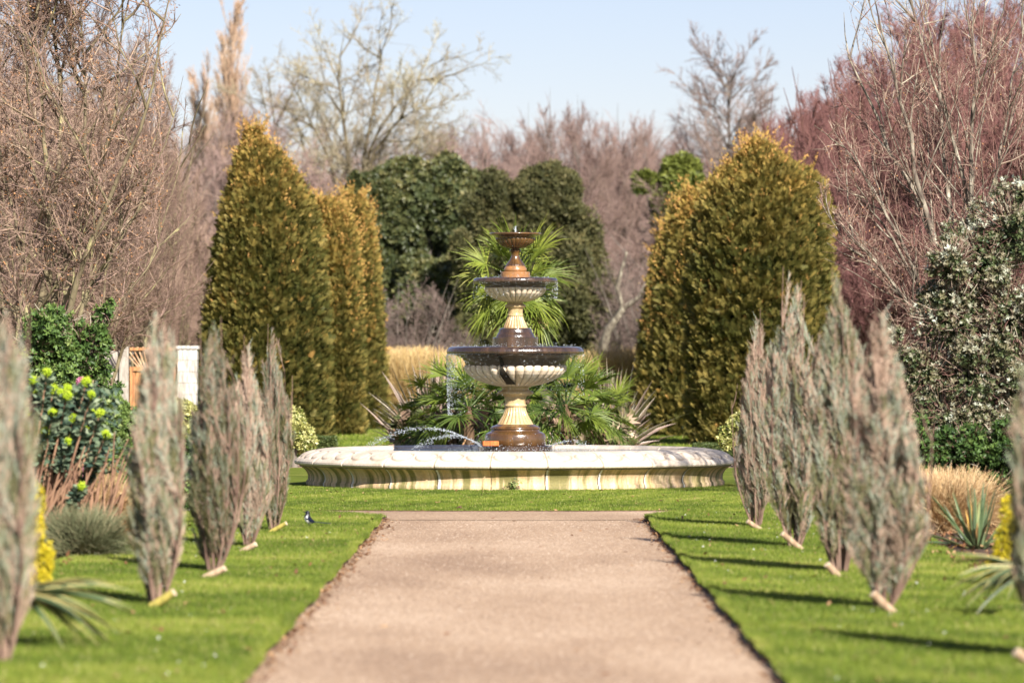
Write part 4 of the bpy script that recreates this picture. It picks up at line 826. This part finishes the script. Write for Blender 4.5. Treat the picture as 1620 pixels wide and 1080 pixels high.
M_WET=stonemat('wet_dark_stone',(.045,.028,.02),(.10,.055,.032),(.02,.014,.012),.22,12,.6,coat=.9,bumps=.7)
M_COVE=stonemat('shaded_wet_cove_stone',(.085,.06,.042),(.13,.085,.05),(.05,.035,.025),.45,10,.4,coat=.2)  # wet stone, with the shade under the rim also put into the colour
M_WETB=stonemat('wet_brown_stone',(.09,.045,.016),(.20,.095,.025),(.035,.02,.012),.25,12,.6,coat=.8,bumps=.4)
M_ORANGE=stonemat('rust_orange_stone',(.36,.17,.06),(.24,.1,.035),(.2,.12,.06),.35,8,.5,coat=.5)
def lathe(name,prof,mat,parent,seg=192,gad=0,depth=0.0,env=None,twist=0,phase=0,smooth=True,nsub=1,loc=None,rfun=None):
    pr=np.array(prof,float)
    # resample along the profile
    d=np.r_[0,np.cumsum(np.hypot(*np.diff(pr,axis=0).T))]; 
    t=np.unique(np.concatenate([np.linspace(d[i],d[i+1],nsub+1) for i in range(len(d)-1)])); r=np.interp(t,d,pr[:,0]); z=np.interp(t,d,pr[:,1]); s=t/d[-1]
    th=np.arange(seg)*2*pi/seg; Rr=np.repeat(r[:,None],seg,1); Zz=np.repeat(z[:,None],seg,1)
    if gad:
        ph=(gad*(th[None]+twist*s[:,None]))/2+phase; g=np.abs(np.cos(ph))**.7
        e=(env(s) if env else np.ones_like(s))[:,None]; Rr=Rr-(1-g)*depth*e
    groove_tone=((1-g)**2.4*e*.85) if gad else None  # strongest in the valleys between the lobes
    if rfun: Rr,Zz,groove_tone=rfun(Rr,Zz,th)
    V=np.stack([Rr*np.cos(th),Rr*np.sin(th),Zz],-1).reshape(-1,3); k=len(r); i=np.arange(k-1)[:,None]*seg; j=np.arange(seg)[None]; j2=(j+1)%seg
    f=np.stack([i+j,i+j2,i+seg+j2,i+seg+j],-1).reshape(-1,4); mb=MB(); mb.add(V,f); o=mb.build(name,mat,parent,smooth)
    at=o.data.attributes.new('cyl','FLOAT_VECTOR','POINT'); ang=np.repeat(th[None],k,0)
    # periodic coordinates (cos/sin of the angle) so no seam shows
    c=np.stack([np.cos(ang)*Rr.mean()*1.0+np.sin(ang*1)*0,Zz,np.sin(ang)*Rr.mean()],-1).reshape(-1,3).astype(np.float32); at.data.foreach_set('vector',c.ravel())
    if groove_tone is not None:
        a2=o.data.attributes.new('groove_tone','FLOAT','POINT'); a2.data.foreach_set('value',groove_tone.ravel().astype(np.float32))
    if loc: o.location=loc
    return o
FT=thing('tiered_fountain',(FX,FY,LAWNZ-.01),'three-tiered stone fountain with a wide round basin at the end of the path','fountain')
FB=LAWNZ-.01
def zp(y): return Z(y,FY)-FB
def Q(px,y): return (px/128.46, zp(y))      # photo radius px, photo y -> metres
wall=lathe('basin_wall',[(2.575,-.03),(2.575,.045),(2.555,.06),(2.55,.10),(2.56,.14),(2.585,.18),(2.62,.21),(2.66,.235)],M_WALL,FT,300,nsub=2)
NB=25; PH0=R_(-90+.85+7.2)
def coprf(Rr,Zz,th):
    # oval bosses on the sloping face and joints between the blocks
    prof_r=np.clip((Rr-2.455)/(2.675-2.455),-1,2); u=((th-PH0)/(2*pi)*NB*2)%1-.5
    e=(u*2/.86)**2+((prof_r-.5)*2/.9)**2
    up=np.where(prof_r>-.5,1,0)*np.where(Zz>.3,1,0)
    ring=np.exp(-((np.sqrt(e)-1)/.12)**2); dome=np.clip(1-e,0,1)**.5
    dz=(-ring*.011+dome*.008)*up
    v=((th-PH0)/(2*pi)*NB)%1; v=np.minimum(v,1-v); jt=np.exp(-(v/.012)**2)*.02
    return Rr-jt[None]*1.0+dz*.55, Zz+dz-jt[None]*.5*up, np.clip(ring*up*.5+jt[None]*35,0,1)
cop=lathe('coping',[(2.15,.20),(2.15,.40),(2.17,.425),(2.22,.44),(2.30,.445),(2.36,.441),(2.42,.433),(2.48,.420),(2.54,.402),(2.60,.378),(2.65,.350),(2.69,.322),(2.715,.298),(2.72,.275),(2.712,.258),(2.69,.25),(2.655,.247),(2.64,.232)],M_COPING,FT,2600,rfun=coprf,nsub=11)
# lime streaks and dark gaps at the wall joints
M_LIME=stonemat('lime_streak',(.72,.70,.66),(.55,.5,.42),(.4,.36,.3),.6,14); M_GAP=stonemat('dark_joint',(.05,.045,.03),(.1,.09,.05),(.03,.03,.02),.8,14)
rng=np.random.RandomState(31)
for k in range(NB):
    th=PH0+2*pi*k/NB; kind=[0,1,0,1,2][k%5] if k!=0 else 1
    zz=np.linspace(0.004,.232,14); rr=np.interp(zz,[0,.045,.06,.10,.14,.18,.21,.235],[2.575,2.575,2.555,2.55,2.56,2.585,2.62,2.66])+.004
    for q,(wd,mm) in enumerate(((.075*rng.uniform(.3,1),M_LIME),(.014,M_GAP)) if kind<2 else ((.012,M_GAP),)):
        off=(.012 if q==0 and kind==1 else -.01*q)+rng.normal(0,.002); w=wd*(.6+.4*np.abs(n3(np.c_[zz,zz*0,zz*0],30,k+q)))/2*(1-.35*zz/.235)
        L=[];Rr=[]
        for z_,r_,w_ in zip(zz,rr+.002*q,w): L.append(((r_)*cos(th+(off-w_)/r_),r_*sin(th+(off-w_)/r_),z_)); Rr.append((r_*cos(th+(off+w_)/r_),r_*sin(th+(off+w_)/r_),z_))
        mb=MB(); V=np.array(L+Rr); i=np.arange(13); mb.add(V,np.stack([i,i+14,i+15,i+1],-1)); mb.build('lime_streak' if (q==0 and kind<2) else 'wall_joint',mm,wall)
# water in the basin
m,nt,b=newmat('water'); b.inputs['Base Color'].default_value=(.04,.06,.05,1); b.inputs['Roughness'].default_value=.06; b.inputs['Specular IOR Level'].default_value=.6
n=noise(nt,14,4); bump(nt,b,n.outputs[0],.6,.03); M_WATER=m
mb=MB(); a=np.linspace(0,2*pi,96,endpoint=False); V=np.vstack([np.c_[FX+2.149*np.cos(a),FY+2.149*np.sin(a),a*0+.425],[[FX,FY,.425]]]); i=np.arange(96); mb.add(V,np.stack([i,(i+1)%96,np.full(96,96)],-1)); tag(mb.build('water',M_WATER),kind='structure')
lathe('base_plinth',[(.0,.1),(.46,.1),Q(59,716),Q(59,705.5),Q(57,704.5),Q(40,704.4)],M_WET,FT,96,smooth=False)
lathe('base_drum',[Q(47,704.5),Q(48.5,703),Q(48.5,690),Q(47,686),Q(42,683),Q(39,682),Q(38,679)],M_WETB,FT,128,nsub=2)
lathe('base_collar',[Q(38,679.5),Q(39.5,678),Q(39.5,676),Q(36,673.5),Q(32,672.5),Q(30,671)],M_WETB,FT,128,nsub=2)
fl=[Q(29,671.5),Q(27,668),Q(24,663),Q(20.5,657),Q(18,651),Q(16.5,646),Q(16.2,643)]
lathe('fluted_stem',fl,M_OCHREL,FT,240,22,.014,lambda s:np.clip(s*8,0,1)*np.clip((1-s)*6,0,1),nsub=5)
lathe('stem_neck',[Q(16.2,643.2),Q(17.8,642.3),Q(18,641),Q(17.6,639.8),Q(16.3,639),Q(16.5,634),Q(17.2,628),Q(19,625.6),Q(22,624.4)],M_OCHREL,FT,96,nsub=3)
lathe('stem_collar',[Q(22,624.6),Q(26,624),Q(28.4,622.6),Q(28.8,621),Q(28,619.4),Q(25,618),Q(22,617),Q(21,614),Q(23,611)],M_OCHREL,FT,96,nsub=2)
def gadbowl(name,pts,n,dep,parent,mat=M_CREAM,seg=480,tw=.0):
    return lathe(name,pts,mat,parent,seg,n,dep,lambda s:np.clip(s*3.5,0,1)*np.clip((1-s)*12,.15,1)**.6,nsub=6,twist=tw)
bowl=gadbowl('lower_bowl',[Q(20,611.5),Q(30,610.5),Q(44,607.5),Q(57,603),Q(68,597.5),Q(76,591.5),Q(80.5,586),Q(81.5,582),Q(80.5,578.5),Q(77,576.5)],34,.035,FT)
lathe('bowl_cove',[Q(79,579),Q(79,576),Q(81,571),Q(85,566),Q(92,562.5),Q(100,561)],M_COVE,bowl,192,nsub=3)
lathe('bowl_rim',[Q(100,561.2),Q(106,561),Q(108.5,559),Q(109,556),Q(107.5,552),Q(104,549.2),Q(99,548.2),Q(94,550),Q(80,556),Q(30,560)],M_WET,bowl,240,90,.006,lambda s:np.where(s<.25,1,0.)*1.0,nsub=3)
lathe('bowl_water',[(.001,zp(550.5)),(.75,zp(550.5))],M_WATER,bowl,64)
lathe('middle_plinth',[Q(37,560),Q(37,551),Q(36,549),Q(36,534.5),Q(34.5,533.4),Q(28,533.3)],M_WET,FT,96,smooth=False)
lathe('middle_bell',[Q(31,534),Q(30.5,531.5),Q(29,528.5),Q(27,526),Q(26,522.5),Q(25.5,520.5),Q(23,519),Q(19,518.6)],M_WET,FT,96,nsub=2)
lathe('middle_fluted_stem',[Q(19.5,519),Q(19,516.5),Q(16.5,511),Q(14,505.5),Q(12.4,501),Q(11.8,498.5)],M_OCHREL,FT,240,20,.012,lambda s:np.clip(s*8,0,1)*np.clip((1-s)*6,0,1),nsub=5)
lathe('middle_neck',[Q(12.6,499.3),Q(12.6,498),Q(11.6,497.4),Q(11.8,492),Q(12.5,488),Q(15,486.6),Q(16.6,485),Q(16.4,482.6),Q(14,481.3),Q(12,479.8),Q(12.5,477)],M_OCHREL,FT,96,nsub=2)
b2=gadbowl('middle_bowl',[Q(11,478),Q(20,477),Q(30,474),Q(39,469.5),Q(45.5,464.5),Q(48.8,459.5),Q(49.4,457),Q(48,454.5)],30,.024,FT)
lathe('bowl_cove',[Q(48.6,455),Q(48,453),Q(49.5,451),Q(54,449.5),Q(60,448.6)],M_COVE,b2,160,nsub=2)
lathe('bowl_rim',[Q(60,448.8),Q(65,448.2),Q(67,446.4),Q(67,443),Q(65,440.3),Q(61,439.6),Q(50,443),Q(25,446)],M_WET,b2,200,70,.005,lambda s:np.where(s<.3,1,0.)*1.0,nsub=3)
lathe('upper_plinth',[Q(24,446),Q(23.3,440),Q(23.3,431),Q(22.5,430),Q(17,429.8)],M_ORANGE,FT,64,smooth=False)
lathe('upper_torus',[Q(16.5,430),Q(17.8,428.5),Q(18,426),Q(17.2,423.5),Q(15.5,422),Q(15.5,420.8)],M_ORANGE,FT,96,nsub=2)
lathe('upper_stem',[Q(15.6,421),Q(14.5,418.5),Q(11.5,414.5),Q(8.6,410.5),Q(6.8,406.5),Q(6.5,403.5),Q(7.2,400),Q(8.8,398),Q(9.4,396.8),Q(8.8,395.3),Q(6.6,394.2),Q(7,392.6)],M_WETB,FT,160,16,.005,lambda s:np.clip(1-s*1.6,0,1),nsub=4)
b3=gadbowl('top_bowl',[Q(6,393.6),Q(14,392.3),Q(22,389),Q(28,384.6),Q(31,380.3),Q(31.6,378),Q(30.5,376.2)],26,.016,FT,M_WETB,400)
lathe('bowl_rim',[Q(30.6,377),Q(31.5,375),Q(35,373),Q(39.5,371.8),Q(41,370.6),Q(41,369.2),Q(39.5,368.3),Q(36,369),Q(20,373)],M_WETB,b3,160,60,.004,lambda s:np.where((s>.3)&(s<.6),1,0.)*1.0,nsub=3)
mb=MB(); path_tube(mb,[(0,0,zp(374)),(0,0,zp(368))],.012,8); mb.build('nozzle',M_IRON,FT,True)
# dark algae run on the lower bowl
mb=MB(); th0=-pi/2-.26; pr=[Q(96,561.6),Q(90,563.5),Q(84,567.5),Q(80,573),Q(80,577),Q(81.2,579),Q(82.2,582),Q(81.2,586),Q(76.7,591.5),Q(68.7,597.5),Q(57.7,603),Q(45,607.5)]; rr=np.array([p[0] for p in pr])+.010; zz=np.array([p[1] for p in pr])-.002; ww=np.array([.02,.02,.022,.025,.022,.02,.024,.035,.05,.05,.055,.06]); dr=np.array([-.03,-.02,-.01,0,0,0,.0,.01,.02,.05,.09,.12])
L=[];Rg=[]
for r_,z_,w_,d_ in zip(rr,zz,ww,dr): L.append((r_*cos(th0+d_-w_/r_),r_*sin(th0+d_-w_/r_),z_)); Rg.append((r_*cos(th0+d_+w_/r_),r_*sin(th0+d_+w_/r_),z_))
i=np.arange(11); mb.add(np.array(L+Rg),np.stack([i,i+12,i+13,i+1],-1)); mb.build('algae_streak',stakem('algae',(.012,.010,.006),(.035,.025,.012)),bowl,True)
# orange brick lying on the plinth
mb=MB(); boxmesh(mb,(0,0,0),(.20,.09,.06)); o=mb.build('brick',stakem('red_brick',(.45,.10,.02),(.65,.2,.05))); o.location=(X(776,FY-.42),FY-.41,zp(704.5)+FB+.031); o.rotation_euler.z=.1
bv=o.modifiers.new('bevel','BEVEL'); bv.width=.006; tag(o,'orange-red brick lying on the wet plinth of the fountain','brick')
# plant growing from the wall
t=thing('wall_weed',(X(813,FY-2.58),FY-2.60,LAWNZ+.02),'tiny weed rooted in the joint of the basin wall','plant'); rng=np.random.RandomState(9); mb=MB(); P=rng.normal(0,.035,(26,3))*[1,.3,.8]+[0,-.02,.04]; scatter(mb,*ROSE5,P,frames(rng,nrm(rng.normal(size=(26,3))+[0,-1,.6])),.03,rng.rand(26)); mb.build('leaves',M_GLOSSY,t)
mb=MB(); path_tube(mb,[(0,.02,0),(.02,-.02,.03),(0.0,-.03,.06)],[.004,.003,.002],5); path_tube(mb,[(0,.02,0),(.08,-.01,.0),(.15,-.01,-.03)],[.004,.003,.002],5); mb.build('stem',M_JSTEM,t)

# water: jets, curtain, drops
m,nt,b=newmat('spray'); b.inputs['Base Color'].default_value=(.9,.95,1,1); b.inputs['Roughness'].default_value=.08; b.inputs['Transmission Weight'].default_value=.65; b.inputs['IOR'].default_value=1.33; M_SPRAY=m
ico=np.array([(0,0,1),(.9,0,.3),(.28,.85,.3),(-.72,.53,.3),(-.72,-.53,.3),(.28,-.85,.3),(.72,.53,-.4),(-.28,.85,-.4),(-.9,0,-.4),(-.28,-.85,-.4),(.72,-.53,-.4),(0,0,-1)])
icf=np.array([(0,1,2),(0,2,3),(0,3,4),(0,4,5),(0,5,1),(1,6,2),(2,7,3),(3,8,4),(4,9,5),(5,10,1),(6,7,2),(7,8,3),(8,9,4),(9,10,5),(10,6,1),(11,7,6),(11,8,7),(11,9,8),(11,10,9),(11,6,10)])
def jet(label,p0,p1,peak,n,seed,sz=.006):
    rng=np.random.RandomState(seed); u=np.linspace(0,1,40); p0,p1=np.array(p0),np.array(p1); C=p0*(1-u[:,None])+p1*u[:,None]; C[:,2]+=4*peak*u*(1-u)
    t=thing('water_jet',(0,0,0),label,'water jet','arching basin jets'); t.location=(p0[0],p0[1],p0[2]); C=C-p0
    mb=MB(); path_tube(mb,C[:20]+rng.normal(0,.003,(20,3)),.003+.0015*np.sin(np.arange(20)*1.3),5); mb.build('stream',M_SPRAY,t,True)
    v=rng.rand(n)**.7; c=np.stack([np.interp(v,u,C[:,k]) for k in range(3)],-1)+rng.normal(0,1,(n,3))*(.004+.022*v[:,None]); mb=MB(); scatter(mb,ico,icf,c,frames(rng,rng.normal(size=(n,3))),rng.uniform(.3,1.1,n)*sz,.5); mb.build('droplets',M_SPRAY,t,True)
def FP(px,y,dy): return (X(px,FY+dy),FY+dy,Z(y,FY+dy))
jet('long arching jet landing at the left end of the basin',FP(765,708,-.2),FP(572,714,-.3),.26,520,1)
jet('shorter arching jet landing left of the pedestal',FP(768,708,-.3),FP(652,714,-.9),.17,360,2)
jet('faint arching jet falling right of the pedestal',FP(865,708,-.2),FP(945,714,-.6),.10,260,3,.005)
rng=np.random.RandomState(91); mb=MB(); n=1100
a=rng.normal(pi+.25,.22,n); r_=.848+rng.normal(0,.006,n); f=rng.rand(n); P=np.c_[FX+r_*np.cos(a)*(1-.02*f),FY+r_*np.sin(a),zp(560)+FB-f**1.3*.75]
n2=650; a=rng.uniform(0,2*pi,n2); f=rng.rand(n2)**1.5; P=np.vstack([P,np.c_[FX+(.845)*np.cos(a),FY+.845*np.sin(a),zp(561)+FB-f*.5]])
n2=420; a=rng.uniform(0,2*pi,n2); f=rng.rand(n2)**1.5; P=np.vstack([P,np.c_[FX+.52*np.cos(a),FY+.52*np.sin(a),zp(447)+FB-f*.2]])
n2=900; a=rng.uniform(0,2*pi,n2); P=np.vstack([P,np.c_[FX+rng.uniform(.3,.9,n2)*np.cos(a),FY+rng.uniform(.3,.9,n2)*np.sin(a),.42+rng.exponential(.05,n2)]])
n2=260; a=rng.uniform(0,2*pi,n2); P=np.vstack([P,np.c_[FX+rng.uniform(.25,.85,n2)*np.cos(a),FY+rng.uniform(.25,.85,n2)*np.sin(a),zp(548)+FB+rng.exponential(.02,n2)]])
n2=160; a=rng.uniform(0,2*pi,n2); P=np.vstack([P,np.c_[FX+rng.uniform(.1,.5,n2)*np.cos(a),FY+rng.uniform(.1,.5,n2)*np.sin(a),zp(439)+FB+rng.exponential(.015,n2)]])
n2=60; P=np.vstack([P,np.c_[FX+rng.normal(0,.01,n2),FY+rng.normal(0,.01,n2),zp(370)+FB+rng.rand(n2)*.1]])
n=len(P); scatter(mb,ico,icf,P,frames(rng,rng.normal(size=(n,3))),rng.uniform(.0015,.0055,n),.5); tag(mb.build('water_drops',M_SPRAY,None,True),'glittering drops falling from the fountain bowls','water drops',kind='stuff')
mb=MB(); path_tube(mb,[(FX,FY,zp(372)+FB),(FX+.003,FY,zp(364)+FB),(FX,FY,zp(358.5)+FB)],[.009,.011,.006],6); tag(mb.build('water_spout',M_SPRAY,None,True),'small upright spout of water bubbling from the top bowl','water jet')

# ------------------------------------------------------------------ magpie
def bird():
    D=GD(834.5)*(1-LAWNZ/EYE); t=thing('magpie',(X(488,D),D,LAWNZ),'black and white magpie standing on the left lawn near the path crossing','bird')
    def mt(n,c,r=.4):
        m,nt,b=newmat(n); b.inputs['Base Color'].default_value=(*c,1); b.inputs['Roughness'].default_value=r; return m
    BK=mt('black_feather',(.008,.009,.016),.35); WH=mt('white_feather',(.75,.75,.75),.6); BL=mt('blue_black_wing',(.01,.015,.04),.3); LG=mt('black_leg',(.02,.02,.02),.5)
    # body axis leans: tail low at the right, head up
    sp=np.array([(.055,0,.055),(.035,0,.055),(.012,0,.062),(-.006,0,.078),(-.012,0,.097),(-.010,0,.114),(-.007,0,.127),(-.007,0,.139),(-.009,0,.148),(-.011,0,.155)]); rr=np.array([.008,.020,.030,.034,.031,.024,.019,.0195,.016,.004])
    mb=MB(); k=len(sp); seg=16; d=nrm(np.gradient(sp,axis=0)); y=np.array([0,1.,0]); n=nrm(np.cross(d,y)); a=np.arange(seg)*2*pi/seg
    V=sp[:,None,:]+(n[:,None,:]*np.cos(a)[None,:,None]+y[None,None]*np.sin(a)[None,:,None]*.92)*rr[:,None,None]
    i=np.arange(k-1)[:,None]*seg; j=np.arange(seg)[None]; j2=(j+1)%seg; f=np.stack([i+j,i+j2,i+seg+j2,i+seg+j],-1).reshape(-1,4)
    cen=V.reshape(-1,3)[f].mean(1); white=((cen[:,0]<.004)&(cen[:,2]<.083)&(cen[:,2]>.03))|((cen[:,0]<.03)&(cen[:,2]<.05))
    mb.add(V.reshape(-1,3),f,.5,white.astype(int)); bo=mb.build('body',[BK,WH],t,True); sb=bo.modifiers.new('s','SUBSURF'); sb.levels=1; sb.render_levels=1
    for s_ in (-1,1):
        mb=MB(); W=np.array([(-.012,.036*s_,.112),(.004,.041*s_,.100),(.022,.038*s_,.078),(.048,.025*s_,.060),(.068,.014*s_,.052),(.040,.024*s_,.048),(.012,.034*s_,.058),(-.010,.038*s_,.084)]); c=W.mean(0)+[0,.006*s_,0]; inn=W*[1,.75,1]
        VV=np.vstack([W,[c],inn]); m_=8; ff=[(q,(q+1)%m_,m_) for q in range(m_)]; mb.add(VV,np.array(ff),.5); mb.add(VV,np.array([(q,(q+1)%m_,9+(q+1)%m_,9+q) for q in range(m_)]),.5); wg=mb.build('wing',BL,t,True)
        mb=MB(); path=np.array([(-.014,.036*s_,.108),(-.014,.042*s_,.098),(-.010,.042*s_,.086)]); path_tube(mb,path,[.004,.011,.005],8,cap=True); mb.build('shoulder_patch',WH,wg,True)
        mb=MB(); path_tube(mb,[(.004,.012*s_,.045),(.006,.013*s_,.022),(.0,.013*s_,.002)],[.004,.0022,.002],6); 
        for q in (-.5,0,.5): path_tube(mb,[(0,.013*s_,.003),(-.018,.013*s_+q*.014,.002)],[.0018,.001],5)
        path_tube(mb,[(0,.013*s_,.003),(.010,.013*s_,.002)],[.0018,.001],5); mb.build('leg',LG,t,True)
        mb=MB(); path_tube(mb,[(-.012,.0155*s_,.142),(-.013,.0185*s_,.142)],[.0028,.0012],8,cap=True); mb.build('eye',mt('eye',(.01,.008,.006),.1),bo,True)
    mb=MB(); sp2=[(.045,.0,.056),(.09,0,.050),(.14,0,.044),(.185,0,.040),(.20,0,.039)]; wd=[.012,.016,.017,.012,.003]; V=[]
    for (x_,y_,z_),w_ in zip(sp2,wd): V+=[(x_,-w_,z_),(x_,0,z_+.004),(x_,w_,z_),(x_,0,z_-.003)]
    f=[]; 
    for q in range(4):
        for c_ in range(4): f.append((q*4+c_,q*4+(c_+1)%4,q*4+4+(c_+1)%4,q*4+4+c_))
    mb.add(np.array(V),np.array(f)); mb.build('tail',BL,t)
    mb=MB(); path_tube(mb,[(-.022,0,.142),(-.034,0,.140),(-.045,0,.136)],[.0062,.0045,.001],8); mb.build('beak',LG,t,True)
bird()
# fallen twig at the far edge of the crossing
mb=MB(); D=GD(808); path_tube(mb,[(X(722,D),D,.03),(X(727,D),D-.01,.045),(X(735,D),D-.02,.02)],[.006,.008,.004],6); path_tube(mb,[(X(727,D),D,.045),(X(731,D),D+.05,.06)],[.005,.002],5); tag(mb.build('fallen_twig',M_REDB),'short dark twig lying at the grass edge in front of the basin','twig')
